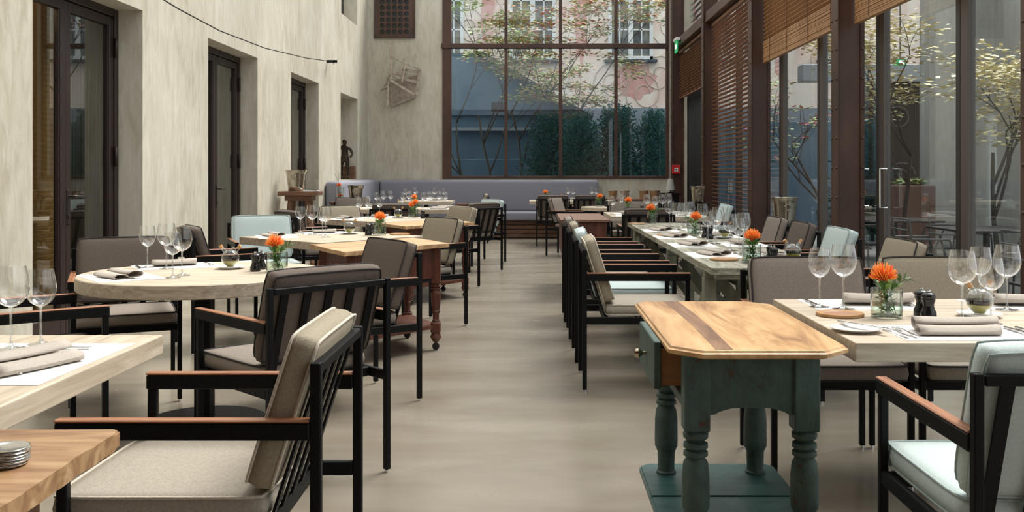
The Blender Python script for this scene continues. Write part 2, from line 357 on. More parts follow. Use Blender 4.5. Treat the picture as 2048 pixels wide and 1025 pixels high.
# ------------------------------------------------------------------ room shell
XL, XR, YB, YF, ZT = -3.27, 2.65, 19.4, -2.5, 5.2
def shell():
    struct(mkbox('floor', (-3.5, YF, -.12), (3.05, YB, 0), M['floor'], bev=0))
    # left wall: openings for three doors, a niche and a high window
    bm = B()
    ops = [(6.45, 8.26, 0, 2.60), (9.92, 11.69, 0, 2.60), (13.3, 15.0, 0, 2.60)]
    xo = -3.80
    y = YF
    for (a, b, z0, z1) in ops:
        box(bm, (xo, y, 0), (XL, a, ZT)); box(bm, (xo, a, z1), (XL, b, ZT)); y = b
    box(bm, (xo, y, 0), (XL, 16.7, ZT))
    box(bm, (xo, 16.7, 0), (XL, 18.3, 1.12)); box(bm, (xo, 16.7, 2.60), (XL, 18.3, 3.95))
    box(bm, (xo, 16.7, 1.12), (-3.72, 18.3, 2.6)); box(bm, (xo, 18.3, 0), (XL, YB + .3, ZT))
    box(bm, (xo, 16.7, 3.95), (XL, 16.75, ZT)); box(bm, (xo, 18.25, 3.95), (XL, 18.3, ZT))
    bmesh.ops.remove_doubles(bm, verts=bm.verts[:], dist=1e-5)
    struct(fin('wall_left', bm, M['plaster']))
    # back wall with the large window opening
    bm = B()
    wx0, wx1, wz0 = -1.803, 2.626, 1.13
    box(bm, (XL, YB, 0), (wx0, YB + .3, ZT)); box(bm, (wx0, YB, 0), (wx1, YB + .3, wz0)); box(bm, (wx1, YB, 0), (3.1, YB + .3, ZT))
    struct(fin('wall_back', bm, M['plaster']))
    struct(mkbox('wall_front', (-3.8, YF - .2, 0), (3.1, YF, 3.4), M['brown_wood'], bev=0))  # unseen behind the camera, dark so the near door jambs stay shaded
    struct(mkbox('ceiling', (-3.8, YF - .2, 3.4), (3.1, 1.9, 3.6), M['brown_wood'], bev=0))  # unseen, added to keep the door jambs nearest the camera dark
    # high small window in the left wall
    w = struct(mk('window_6', lambda bm: (box(bm, (-3.60, 16.75, 3.95), (-3.52, 18.25, 4.0)), box(bm, (-3.60, 17.45, 4.0), (-3.52, 17.55, ZT)), box(bm, (-3.60, 16.75, 4.0), (-3.52, 16.83, ZT)), box(bm, (-3.60, 18.17, 4.0), (-3.52, 18.25, ZT))), M['frame_dark']))
    mkbox('pane', (-3.575, 16.83, 4.0), (-3.57, 18.17, ZT), M['pane_dark'], w, 0)
    # back window
    w = B(); y0, y1 = YB - .04, YB + .10
    box(w, (wx0 - .0, y0, wz0), (wx0 + .17, y1, ZT), .004); box(w, (wx1 - .05, y0, wz0), (wx1, y1, ZT), .004)
    box(w, (wx0 + .17, y0 + .01, wz0), (wx1 - .05, y1, wz0 + .05), .004)
    w = struct(fin('window_1', w, M['corten']))
    mkbox('transom', (wx0 - .02, y0 - .04, 3.68), (wx1 - .05, y1 - .01, 3.77), M['corten'], w, .004)
    for px in (1012, 1121, 1232):
        x = (px - VX) * YB / F_PX
        mkbox('mullion', (x - .03, y0, wz0 + .05), (x + .03, y1 - .01, ZT), M['corten'], w, .004)
    xs = [wx0 + .17] + [(p - VX) * YB / F_PX for p in (1012, 1121, 1232)] + [wx1 - .05]
    for i in range(4):
        a = xs[i] + (.03 if i else 0); b = xs[i + 1] - (.03 if i < 3 else 0)
        mkbox('pane', (a, YB + .03, wz0 + .05), (b, YB + .035, 3.68), M['pane'], w, 0)
        mkbox('pane', (a, YB + .03, 3.77), (b, YB + .035, ZT), M['pane'], w, 0)
shell()

def left_doors():
    X = -3.47
    for i, (a, b) in enumerate(((6.45, 8.26), (9.92, 11.69), (13.3, 15.0))):
        mid = (a + b) / 2; fw = .065
        def fr(bm):
            box(bm, (X - .09, a, 0), (X, a + fw, 2.6), .006); box(bm, (X - .09, b - fw, 0), (X, b, 2.6), .006); box(bm, (X - .09, a + fw, 2.6 - fw), (X, b - fw, 2.6), .006)
        d = struct(mk('door_%d' % (i + 1), fr, M['corten_dark']))
        for (y0, y1, s) in ((a + fw + .004, mid - .002, 1), (mid + .002, b - fw - .004, -1)):
            def lf(bm):
                sw = .075
                box(bm, (X - .07, y0, .01), (X - .012, y0 + sw, 2.53), .006); box(bm, (X - .07, y1 - sw, .01), (X - .012, y1, 2.53), .006)
                box(bm, (X - .07, y0 + sw, 2.53 - sw), (X - .012, y1 - sw, 2.53), .006); box(bm, (X - .07, y0 + sw, .01), (X - .012, y1 - sw, .20), .006)
                t = .014   # glazing bead
                for q in ((y0 + sw, y0 + sw + t), (y1 - sw - t, y1 - sw)): box(bm, (X - .05, q[0], .20), (X - .020, q[1], 2.53 - sw), .003)
            l = mk('door_leaf', lf, M['corten_dark'], d)
            mkbox('pane', (X - .045, y0 + .075, .20), (X - .041, y1 - .075, 2.455), M['pane_dark'], l, 0)
        def hd(bm):
            box(bm, (X - .012, mid + .012, .86), (X - .004, mid + .05, 1.12), .003)
            tube(bm, [(X - .006, mid + .03, 1.07), (X + .045, mid + .03, 1.07), (X + .05, mid + .04, 1.07), (X + .05, mid + .15, 1.065)], .009, 8)
            lathe(bm, [(.0, .0), (.014, .0), (.014, .008), (0, .008)], 12, (X - .004, mid + .03, .92), axis='x')
        mk('door_handle', hd, M['corten_dark'], d, True)
        def hg(bm):
            for z in (.35, 1.3, 2.2): lathe(bm, [(0, 0), (.014, 0), (.014, .16), (0, .16)], 10, (X + .008, b - fw - .004, z))
        mk('hinge', hg, M['corten_dark'], d)
        # what stands behind the panes
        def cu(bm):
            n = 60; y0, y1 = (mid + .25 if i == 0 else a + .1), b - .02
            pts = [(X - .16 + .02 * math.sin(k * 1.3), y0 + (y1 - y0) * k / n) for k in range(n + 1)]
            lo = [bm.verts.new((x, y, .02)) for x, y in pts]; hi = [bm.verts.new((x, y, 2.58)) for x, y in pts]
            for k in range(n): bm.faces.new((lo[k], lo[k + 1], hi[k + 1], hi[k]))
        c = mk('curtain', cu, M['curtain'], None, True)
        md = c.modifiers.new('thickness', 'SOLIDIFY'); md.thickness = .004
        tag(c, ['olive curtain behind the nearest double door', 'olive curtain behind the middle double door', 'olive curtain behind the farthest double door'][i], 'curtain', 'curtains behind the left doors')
        # recess room behind
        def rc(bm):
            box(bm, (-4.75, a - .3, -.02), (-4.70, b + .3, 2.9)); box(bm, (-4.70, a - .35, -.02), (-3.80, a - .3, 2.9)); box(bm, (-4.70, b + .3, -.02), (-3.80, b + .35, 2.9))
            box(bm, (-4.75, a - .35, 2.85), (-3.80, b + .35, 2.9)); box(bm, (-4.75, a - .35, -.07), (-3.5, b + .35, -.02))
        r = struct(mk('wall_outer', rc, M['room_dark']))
        ld = bpy.data.lights.new('ceiling_lamp', 'POINT'); lo = bpy.data.objects.new('ceiling_lamp', ld); COL.objects.link(lo); lo.location = (-3.60, mid - .45, 2.56) if i == 0 else (-3.95, mid, 2.75); ld.energy = 5 if i == 0 else 2; ld.color = (1, .78, .5); ld.shadow_soft_size = .08; tag(lo, ['warm ceiling lamp in the room behind the nearest door', 'warm ceiling lamp behind the middle door', 'warm ceiling lamp behind the farthest door'][i], 'lamp')  # unseen lights added behind the doors; the nearest brightens the ochre blind
    # ochre slatted blind behind the nearest door
    t = thing('slatted_blind', 'ochre wooden slat blind hanging behind the nearest left double door', 'blind', (-3.66, 7.0, 0))
    sl = None
    for k in range(60):
        if sl is None:
            bm = B(); box(bm, (-.003, -.55, -.022), (.003, .55, .022), 0, rot=Matrix.Rotation(R(14), 3, 'Y')); sl = fin('slat', bm, M['blind_ochre'], t); sl.location = (0, 0, .06)
        else:
            c = sl.copy(); COL.objects.link(c); c.location = (0, 0, .06 + k * .042)
left_doors()

# ------------------------------------------------------------------ right side: riveted columns, glazing, slatted blinds
COLS = [(5.2, 1), (8.65, 2), (12.1, 3), (15.55, 4), (19.05, 5)]     # near face of each column
def right_side():
    for i, (y, n) in enumerate(COLS):
        def cl(bm):
            box(bm, (XR, y, 0), (XR + .012, y + .20, ZT), .002)                    # inner flange
            box(bm, (XR + .012, y + .07, 0), (XR + .20, y + .13, ZT), 0)           # web
            box(bm, (XR + .20, y, 0), (XR + .235, y + .20, ZT), .002)              # outer flange
            box(bm, (XR + .012, y + .02, 0), (XR + .20, y + .07, ZT), 0)
        c = struct(mk('trim_%d' % n, cl, M['corten']))
        def rv(bm):
            prof = [(.014, 0), (.013, .006), (.008, .011), (0, .0125)]
            z = .25
            while z < 4.6:
                for yy in (y + .035, y + .165):
                    lathe(bm, [(a, -b) for a, b in prof], 6, (XR, yy, z), axis='x')
                for xx in (XR + .175,):
                    lathe(bm, [(a, -b) for a, b in prof], 6, (XR + .218, y, z), axis='y')
                z += .26
        r = mk('rivet', rv, M['corten'], c, True); r['kind'] = 'stuff'
        tz = mkbox('base_plate', (XR - .03, y - .03, 0), (XR + .26, y + .23, .012), M['corten'], c, .002)
    # beams
    for n, z in ((6, 3.60),):
        for k in range(4):
            y0 = COLS[k][0] + .20; y1 = COLS[k + 1][0]
            struct(mkbox('trim_%d' % (n + k), (XR + .03, y0, z), (XR + .20, y1, z + .16), M['corten'], bev=.004))
    struct(mkbox('trim_10', (XR, 5.2, 4.9), (XR + .25, YB, ZT), M['corten'], bev=.004))
    # glazed bays
    X = 3.02
    for k in range(4):
        ya, yb = COLS[k][0] + .1, COLS[k + 1][0] + .1
        m1, m2 = ya + 1.0, ya + 2.45
        ms = [m1, m2]
        if k == 0: ms = [6.98, 8.62]
        if k == 1: ms = [10.42, 12.05]
        def fr(bm):
            for m in ms:
                box(bm, (X - .03, m - .14, .0), (X + .03, m - .03, 3.6), .003, mi=0)
                box(bm, (X - .03, m - .02, .0), (X + .03, m + .05, 3.6), .003, mi=1)
            box(bm, (X - .03, ya, 0), (X + .03, yb, .09), 0); 
            if k != 2: box(bm, (X - .03, ya, 3.6), (X + .03, yb, 3.72), 0)
        w = struct(mk('window_%d' % (k + 2), fr, [M['frame_grey'], M['frame_dark']]))
        ys = [ya, ms[0], ms[1], yb]
        for q in range(3):
            a = ys[q] + (.05 if q else 0); b = ys[q + 1] - (.14 if q < 2 else 0)
            if b > a: mkbox('pane', (X - .004, a, .09), (X + .004, b, 3.6), M['pane'], w, 0)
        # lattice above the beam
        def la(bm):
            z = 3.80
            while z < 4.9:
                box(bm, (X - .02, ya + .05, z), (X + .02, yb - .1, z + .018), 0); z += .11
        l = mk('lattice', la, M['frame_dark'], w); l['kind'] = 'stuff'
        mkbox('pane', (X - .03, ya, 3.72), (X - .025, yb, 4.9), M['pane'], w, 0)
    # door handles on the near bay
    for (yy, lab) in ((8.40, 'near'), (8.78, 'far')):
        pass
    def hh(bm):
        tube(bm, [(X - .03, 8.40, .95), (X - .09, 8.40, .95), (X - .09, 8.40, 1.28), (X - .03, 8.40, 1.28)], .009, 8)
    w2 = bpy.data.objects['window_2']
    mk('door_handle', hh, M['steel'], w2, True)
    def hh2(bm):
        tube(bm, [(X - .03, 8.86, .95), (X - .09, 8.86, .95), (X - .09, 8.86, 1.28), (X - .03, 8.86, 1.28)], .009, 8)
    mk('door_handle', hh2, M['steel'], w2, True)
    # dark curtained door in the farthest bay
    def dc(bm):
        n = 70
        pts = [(2.93 + .03 * math.sin(k * 1.1), 15.9 + 3.05 * k / n) for k in range(n + 1)]
        lo = [bm.verts.new((x, y, .02)) for x, y in pts]; hi = [bm.verts.new((x, y, 3.58)) for x, y in pts]
        for q in range(n): bm.faces.new((lo[q], lo[q + 1], hi[q + 1], hi[q]))
    c = mk('curtain', dc, plain('charcoal_cloth', (.018, .018, .018), .95), None, True); md = c.modifiers.new('t', 'SOLIDIFY'); md.thickness = .004
    tag(c, 'charcoal curtain in the farthest bay beneath the raised slat blind', 'curtain')
right_side()

def blind(y0, y1, zbot, ztop, label, pitch=.055, width=.05, tilt=25, bundle=0., mat='bamboo', cords=(.12, .37, .63, .88), X=2.80):
    t = thing('wooden_blind', label, 'blind', (X, (y0 + y1) / 2, zbot), 0, 'wooden blinds along the glazed side')
    L = y1 - y0
    mkbox('head_rail', (-.03, -L / 2, ztop - zbot - .05), (.03, L / 2, ztop - zbot), M[mat], t)
    z = .02
    if bundle:
        # stacked slats at the foot, each one proud of the next
        s = None; nb = int(bundle / .017)
        for k in range(nb):
            if s is None:
                bm = B(); box(bm, (-.018, -L / 2, -.0075), (.018, L / 2, .0075), .002); s = fin('slat', bm, M[mat], t); s.location = (0, 0, .01)
            else:
                c = s.copy(); COL.objects.link(c); c.location = (random.uniform(-.004, .004), 0, .01 + k * .017)
        z = bundle + .03
    s = None
    while z < ztop - zbot - .08:
        if s is None:
            bm = B(); box(bm, (-width / 2, -L / 2, -.0022), (width / 2, L / 2, .0022), 0, rot=Matrix.Rotation(R(tilt), 3, 'Y')); s = fin('slat', bm, M[mat], t); s.location = (0, 0, z)
        else:
            c = s.copy(); COL.objects.link(c); c.location = (0, 0, z)
        z += pitch
    mkbox('bottom_rail', (-.024, -L / 2, -.02), (.024, L / 2, .0), M[mat], t)
    for f in cords:
        yy = -L / 2 + L * f
        for sx in ((-.027, .027) if True else ()):
            mk('cord', lambda bm: tube(bm, [(sx, yy, -.01), (sx, yy, ztop - zbot - .03)], .0025, 5), M['cord'], t)
blind(5.44, 8.6, 2.56, 3.58, 'wooden blind drawn up high in the nearest bay beside the widest column', bundle=.24, pitch=.05)
blind(8.90, 12.05, 2.60, 3.58, 'wooden blind half raised with a thick honey bundle, second bay from the camera', bundle=.24, pitch=.05)
blind(12.36, 15.5, .35, 3.58, 'wooden blind lowered to the floor with open slats, third bay', pitch=.062, width=.056, tilt=14, mat='bamboo_dark')
blind(15.8, 19.0, 2.68, 3.58, 'wooden blind hanging short in front of the charcoal curtain, farthest bay', pitch=.05, mat='bamboo_dark')

# ------------------------------------------------------------------ banquette
def banquette():
    t = thing('banquette', 'long blue-grey felt banquette round the back corner under the window', 'bench', (-1.0, 19.0, 0))
    ox, oy = -1.0, 19.0
    def bx(name, a, b, mat, bev, seg): return mkbox(name, (a[0] - ox, a[1] - oy, a[2]), (b[0] - ox, b[1] - oy, b[2]), mat, t, bev, seg)
    a = bx('backrest', (-3.0, 19.14, .48), (1.24, 19.385, 1.10), M['bench'], .06, 4)
    b = bx('backrest', (-3.26, 15.4, .48), (-3.01, 19.385, 1.11), M['bench'], .06, 4)
    c = bx('seat', (-2.45, 18.56, .34), (1.24, 19.14, .50), M['bench'], .035, 4)
    d = bx('seat', (-3.01, 15.4, .34), (-2.455, 19.12, .50), M['bench'], .035, 4)
    for o in (a, b, c, d):
        o.data.polygons.foreach_set('use_smooth', [True] * len(o.data.polygons))
    z = .02
    for k in range(4):
        bx('board', (-2.53, 18.70, z), (1.22, 18.73, z + .068), M['brown_wood'], .004, 1)
        bx('board', (-2.56, 15.45, z), (-2.53, 18.73, z + .068), M['brown_wood'], .004, 1)
        z += .08
    bx('plinth', (-2.53, 18.735, 0), (1.20, 19.36, .335), M['corten_dark'], 0, 1)
    bx('plinth', (-3.22, 15.47, 0), (-2.565, 19.36, .335), M['corten_dark'], 0, 1)
banquette()

# ------------------------------------------------------------------ chair
def cushion(w, d, t, puff=.30, nx=12, ny=12, corner=.035):
    """puffed cushion centred on the origin, w along y, d along x, t along z, with piping rings"""
    bm = B()
    def P(u, v):
        k = (abs(u) ** 6) * (abs(v) ** 6)
        return (d / 2 * u * (1 - corner * k), w / 2 * v * (1 - corner * k))
    top = {}; bot = {}
    for i in range(nx + 1):
        for j in range(ny + 1):
            u = -1 + 2 * i / nx; v = -1 + 2 * j / ny
            u = math.copysign(abs(u) ** .8, u); v = math.copysign(abs(v) ** .8, v)
            x, y = P(u, v); h = t / 2 * ((1 - puff) + puff * (1 - u ** 6) * (1 - v ** 6))
            top[i, j] = bm.verts.new((x, y, h)); bot[i, j] = bm.verts.new((x, y, -h))
    for i in range(nx):
        for j in range(ny):
            bm.faces.new((top[i, j], top[i + 1, j], top[i + 1, j + 1], top[i, j + 1])).smooth = True
            bm.faces.new((bot[i, j + 1], bot[i + 1, j + 1], bot[i + 1, j], bot[i, j])).smooth = True
    per = [(i, 0) for i in range(nx)] + [(nx, j) for j in range(ny)] + [(i, ny) for i in range(nx, 0, -1)] + [(0, j) for j in range(ny, 0, -1)]
    n = len(per); mid = []
    for k in per:
        c = top[k].co.copy(); c.z = 0; L = c.length; c *= (1 + .007 / L); mid.append(bm.verts.new(c))
    for k in range(n):
        a, b = per[k], per[(k + 1) % n]; m0, m1 = mid[k], mid[(k + 1) % n]
        bm.faces.new((top[a], m0, m1, top[b])).smooth = True; bm.faces.new((m0, bot[a], bot[b], m1)).smooth = True
    ring_t = [top[k].co.copy() for k in per]; ring_b = [bot[k].co.copy() for k in per]
    pb = B(); tube(pb, ring_t, .0042, 6, closed=True); tube(pb, ring_b, .0042, 6, closed=True)
    return bm, pb

CH = {}
def chair_proto(seat_m, back_m, pipe_m, pipe_b=None):
    key = (seat_m, back_m, pipe_m, pipe_b)
    if key in CH: return CH[key]
    t = thing('armchair', 'x', 'chair')
    W = .270
    for s in (-1, 1):
        l = mkbox('leg', (-.013, s * W - .012, .012), (.013, s * W + .012, .81), M['black'], t, .004, 2)
        mk('foot', lambda bm: lathe(bm, [(.0, 0), (.010, 0), (.010, .013), (0, .013)], 10, (0, s * W, 0)), M['steel'], l, True)
        l = mkbox('leg', (.572, s * W - .012, .012), (.598, s * W + .012, .632), M['black'], t, .004, 2)
        mk('foot', lambda bm: lathe(bm, [(.0, 0), (.010, 0), (.010, .013), (0, .013)], 10, (.585, s * W, 0)), M['steel'], l, True)
        a = mkbox('armrest', (.013, s * W - .016, .632), (.600, s * W + .016, .672), M['black'], t, .003)
        mkbox('wooden_cap', (.0135, s * W - .016, .6725), (.602, s * W + .016, .679), M['teak'], a, .003)
        mkbox('side_rail', (.013, s * W - .011, .385), (.572, s * W + .011, .425), M['black'], t, .003)
    def sf(bm):
        box(bm, (.545, -W + .012, .385), (.567, W - .012, .425), .003); box(bm, (.115, -W + .012, .385), (.137, W - .012, .425), .003)
        for y in (-.15, 0, .15): box(bm, (.137, y - .012, .400), (.545, y + .012, .408))
    mk('seat_frame', sf, M['black'], t)
    mkbox('top_rail', (-.012, -W + .014, .782), (.012, W - .014, .807), M['black'], t, .003)
    for y in (-.20, -.10, 0, .10, .20):
        mk('back_slat', lambda bm: bar(bm, (.126, y, .405), (.004, y, .785), .034, .007, up=(0, 1, 0)) if False else bar(bm, (.126, y, .405), (.004, y, .785), .007, .032, up=(0, 1, 0)), M['black'], t)
    bm, pb = cushion(.505, .50, .072, .22)
    for q in (bm, pb):
        bmesh.ops.translate(q, verts=q.verts[:], vec=(.375, 0, .426 + .036))
    sc = fin('seat_cushion', bm, M[seat_m], t); fin('piping', pb, M[pipe_m], sc, True)
    bm, pb = cushion(.500, .37, .078, .22)
    ang = math.atan2(.122, .38)
    rot = Matrix.Rotation(-(PI / 2) + 0, 4, 'Y')
    for q in (bm, pb):
        # stand it up (local x -> z), lean it back along the slats
        bmesh.ops.rotate(q, verts=q.verts[:], cent=(0, 0, 0), matrix=Matrix.Rotation(-PI / 2, 3, 'Y'))
        bmesh.ops.rotate(q, verts=q.verts[:], cent=(0, 0, 0), matrix=Matrix.Rotation(-ang, 3, 'Y'))
        bmesh.ops.translate(q, verts=q.verts[:], vec=(.086, 0, .686))
    bc = fin('back_cushion', bm, M[back_m], t); fin('piping', pb, M[pipe_b or pipe_m], bc, True)
    CH[key] = Proto(t); return CH[key]
def chair(x, y, deg, kind, label, group=None):
    kinds = {'taupe': ('warm_grey', 'taupe', 'dark_pipe'), 'dark': ('warm_grey', 'taupe', 'dark_pipe'), 'grey': ('warm_grey', 'warm_grey', 'dark_pipe'),
             'khaki': ('sand', 'khaki', 'dark_pipe'), 'sand': ('sand', 'khaki', 'cream_pipe'), 'blue': ('blue', 'blue', 'blue_pipe')}
    return chair_proto(*kinds[kind]).put((x, y, 0), R(deg), label, group)

chair(-.505, 2.56, 180, 'sand', 'sand-cushioned black armchair in the left foreground, nearest the camera')
chair(-.81, 3.94, 134, 'taupe', 'taupe armchair seen from behind, drawn up to the round table')
chair(-2.47, 4.10, 38.5, 'taupe', 'armchair half out of frame between the near left table and the round table')
chair(-2.42, 5.84, -66.5, 'taupe', 'taupe armchair behind the round table against the nearest double door')
chair(-.785, 5.64, 215, 'taupe', 'taupe armchair facing left between round table and live-edge console')
chair(-2.47, 6.98, 32, 'dark', 'dark armchair seen edge-on at the left corner of the second left table')
chair(-2.42, 8.74, -66.5, 'blue', 'pale blue armchair against the left wall by the middle double door')
chair(-.725, 8.28, 218, 'khaki', 'khaki armchair on the aisle behind the first live-edge console')
chair(-2.49, 9.85, 38.5, 'dark', 'dark armchair by the wall at the left corner of the third left table')
chair(-2.25, 11.3, -50, 'khaki', 'khaki armchair behind the third left table near the stool with the bucket')
chair(-.76, 10.97, 215, 'sand', 'olive-beige armchair on the aisle behind the second live-edge console')
chair(-1.72, 12.0, 90, 'dark', 'dark armchair with its back to the camera at the fourth left table')
chair(-.61, 12.37, 134, 'taupe', 'slat-backed armchair seen from behind at the aisle end of the fourth left table')
chair(-.56, 13.9, 215, 'blue', 'pale blue armchair on the aisle near the banquette')
chair(-2.72, 14.85, -90, 'grey', 'grey armchair against the left wall in front of the small service table')
chair(-.82, 17.6, 180, 'khaki', 'armchair at the right end of the farthest left table, arms toward the banquette')
chair(1.215, 4.49, -90, 'grey', 'grey armchair behind the near right table, left of its pair')
chair(1.80, 4.49, -90, 'khaki', 'beige armchair behind the near right table, right of its pair')
chair(1.24, 2.17, 90, 'blue', 'pale blue armchair in the right foreground, back to the camera')
chair(.285, 5.90, 0, 'sand', 'khaki-backed armchair on the aisle, nearest of the row at the long table')
chair(.275, 6.70, 0, 'blue', 'pale blue armchair, second of the row on the aisle side of the long table')
chair(.265, 7.60, 0, 'khaki', 'khaki armchair, third of the row on the aisle side of the long table')
chair(.255, 8.45, 0, 'grey', 'grey armchair, farthest of the row on the aisle side of the long table')
chair(2.14, 5.62, 180, 'khaki', 'khaki armchair on the window side of the long table, nearest the camera')
chair(2.14, 6.78, 180, 'blue', 'pale blue armchair on the window side of the long table')
chair(2.10, 7.58, 180, 'taupe', 'taupe armchair on the window side of the long table just beyond the blue one')
chair(2.10, 8.42, 180, 'grey', 'grey armchair, farthest on the window side of the long table')
chair(1.20, 10.42, 90, 'taupe', 'slat-backed armchair seen from behind just past the far end of the long table')
chair(1.25, 13.2, -90, 'grey', 'grey armchair facing the camera behind the white-set right table')
chair(2.32, 11.8, 180, 'blue', 'pale blue armchair on the window side of the white-set right table')
chair(.27, 14.95, -20, 'grey', 'grey armchair on the aisle beside the far round table')
chair(.31, 16.5, 90, 'taupe', 'armchair from behind at the far banquette table, left of its pair')
chair(.93, 16.5, 90, 'taupe', 'armchair from behind at the far banquette table, right of its pair')

# ------------------------------------------------------------------ tables
TZ = .75
def pedestal(t, x=0, y=0, r=.24, tt=.06):
    mk('column', lambda bm: box(bm, (x - .04, y - .04, .02), (x + .04, y + .04, TZ - tt - .008), .004), M['black'], t)
    mk('base', lambda bm: lathe(bm, [(0, 0), (r, 0), (r, .01), (r - .01, .016), (.06, .02), (0, .02)], 40, (x, y, 0)), M['black'], t, True, 30)
    mkbox('top_plate', (x - .2, y - .2, TZ - tt - .008), (x + .2, y + .2, TZ - tt), M['black'], t, .001)
def slab_table(label, cx, cy, lx, ly, deg=0, name='dining_table', ped=((0, 0),), mat='oak', tt=.057):
    t = thing(name, label, 'table', (cx, cy, 0), R(deg))
    mkbox('tabletop', (-lx / 2, -ly / 2, TZ - tt), (lx / 2, ly / 2, TZ), M[mat], t, .003, 2)
    for p in ped: pedestal(t, p[0], p[1], tt=tt)
    return t
slab_table('thick pale oak table in the left foreground, cut by the frame', -1.94, 2.54, 1.6, 1.0, mat='oak_y')
slab_table('thick pale oak table in the right foreground beside the green work table', 1.74, 3.405, 1.6, 1.01)
slab_table('square pale oak table turned on its corner, beside the nearer live-edge console', -1.58, 7.72, 1.0, 1.0, 50)
slab_table('square pale oak table turned on its corner, beside the farther live-edge console', -1.58, 10.62, 1.0, 1.0, 50)
slab_table('oak table with white mats across the left side before the banquette', -1.78, 13.78, 1.66, .98)
slab_table('farthest left oak table along the banquette corner', -1.9, 17.45, .92, .85)
slab_table('oak table under white mats beyond the long table on the right', 1.42, 11.83, 1.1, 1.30, mat='oak')
slab_table('farthest right table in front of the banquette', .66, 17.6, 1.5, .8)
t = thing('round_table', 'round pale oak table on a black pedestal by the nearest double door', 'table', (-1.65, 4.95, 0))
mk('tabletop', lambda bm: lathe(bm, [(0, TZ - .066), (.585, TZ - .066), (.59, TZ - .062), (.59, TZ - .004), (.586, TZ), (0, TZ)], 96), M['oak'], t, True, 30)
pedestal(t, tt=.066, r=.30)
t = thing('round_table', 'small round oak table on the right in front of the banquette', 'table', (1.1, 14.3, 0))
mk('tabletop', lambda bm: lathe(bm, [(0, TZ - .05), (.425, TZ - .05), (.43, TZ - .046), (.43, TZ - .004), (.426, TZ), (0, TZ)], 64), M['oak'], t, True, 30)
pedestal(t, tt=.05, r=.26)

def long_table():
    x0, x1, y0, y1 = .92, 1.60, 5.16, 9.8
    cx, cy = (x0 + x1) / 2, (y0 + y1) / 2
    t = thing('trestle_table', 'long weathered grey-green trestle table set for a party, right side', 'table', (cx, cy, 0))
    w = (x1 - x0) / 2; L = (y1 - y0) / 2
    # worn planks with an irregular edge
    n = 4; rnd = random.Random(3)
    for k in range(n):
        a = -w + 2 * w * k / n; b = -w + 2 * w * (k + 1) / n
        def pl(bm):
            pts = []
            m = 24
            for q in range(m + 1):
                yy = -L + 2 * L * q / m; pts.append((b - (.0015 if k < n - 1 else abs(rnd.gauss(0, .004))), yy))
            for q in range(m, -1, -1):
                yy = -L + 2 * L * q / m; pts.append((a + (.0015 if k > 0 else abs(rnd.gauss(0, .004))), yy))
            prism(bm, pts, TZ - .035, TZ)
        mk('plank', pl, M['weathered'], t)
    for yy in (-L + .01,):
        mkbox('end_batten', (-w + .03, -L + .03, TZ - .062), (w - .03, -L + .08, TZ - .036), M['weathered'], t, .004)
    for ty in (-L + .34, -.45, L - .45):
        for s in (-1, 1):
            mk('leg', lambda bm: box(bm, ((-w + .05 if s < 0 else w - .13) - .035, ty - .035, 0), ((-w + .05 if s < 0 else w - .13) + .035, ty + .035, TZ - .085), .004), M['trestle'], t)
            mk('brace', lambda bm: bar(bm, (s * (w - .14), ty + .055, .10), (-s * (w - .09), ty + .055 + (.025 if s > 0 else 0), .62), .07, .022, up=(0, 1, 0)) if False else bar(bm, (s * (w - .14), ty + .05 + (.024 if s > 0 else 0), .10), (-s * (w - .14), ty + .05 + (.024 if s > 0 else 0), .62), .022, .07, up=(0, 0, 1)), M['trestle'], t)
        mkbox('crossbeam', (-w + .02, ty - .04, TZ - .085), (w - .09, ty + .04, TZ - .036), M['trestle'], t, .004)
    for s in (-1,):
        for (a, b) in ((-L + .40, -.50), (L - .50, -.40)):
            mk('brace', lambda bm: bar(bm, (s * (w - .055), a, .62), (s * (w - .055), a + (.75 if b > a else -.75), .12), .022, .075, up=(0, 0, 1)), M['trestle'], t)
    mkbox('stretcher', (-.03, -L + .36, .33), (.03, L - .45, .40), M['trestle'], t, .004)
long_table()

def rough_edge(a, b, n, amp, rnd):
    """points from a to b with a wandering live edge"""
    ax, ay = a; bx_, by = b; dx, dy = bx_ - ax, by - ay; L = math.hypot(dx, dy); nx, ny = -dy / L, dx / L
    out = []
    for k in range(n):
        f = k / n; o = amp * (math.sin(f * 9 + rnd.random()) * .6 + rnd.uniform(-.5, .5)) * (0 if k == 0 else 1)
        out.append((ax + dx * f + nx * o, ay + dy * f + ny * o))
    return out
def turned(bm, x, y, z0, z1, r=.03, seg=20):
    """turned leg profile between z0 and z1"""
    h = z1 - z0
    P = [(.55, 0), (.75, .02), (.62, .05), (.62, .20), (.78, .24), (.82, .27), (.70, .30), (.85, .42), (.98, .58), (1.0, .70), (.92, .78), (.72, .82), (1.0, .85), (1.0, .875), (.75, .89), (1.0, .92), (1.0, .945), (.75, .96), (.9, 1.0)]
    lathe(bm, [(0, z0)] + [(r * a, z0 + h * b) for a, b in P] + [(0, z1)], seg, (x, y, 0))
def caster(bm, x, y):
    lathe(bm, [(0, -.012), (.022, -.012), (.026, -.006), (.026, .006), (.022, .012), (0, .012)], 16, (x, y, .026), axis='y')
    box(bm, (x - .008, y - .016, .03), (x + .012, y + .016, .062), .002)
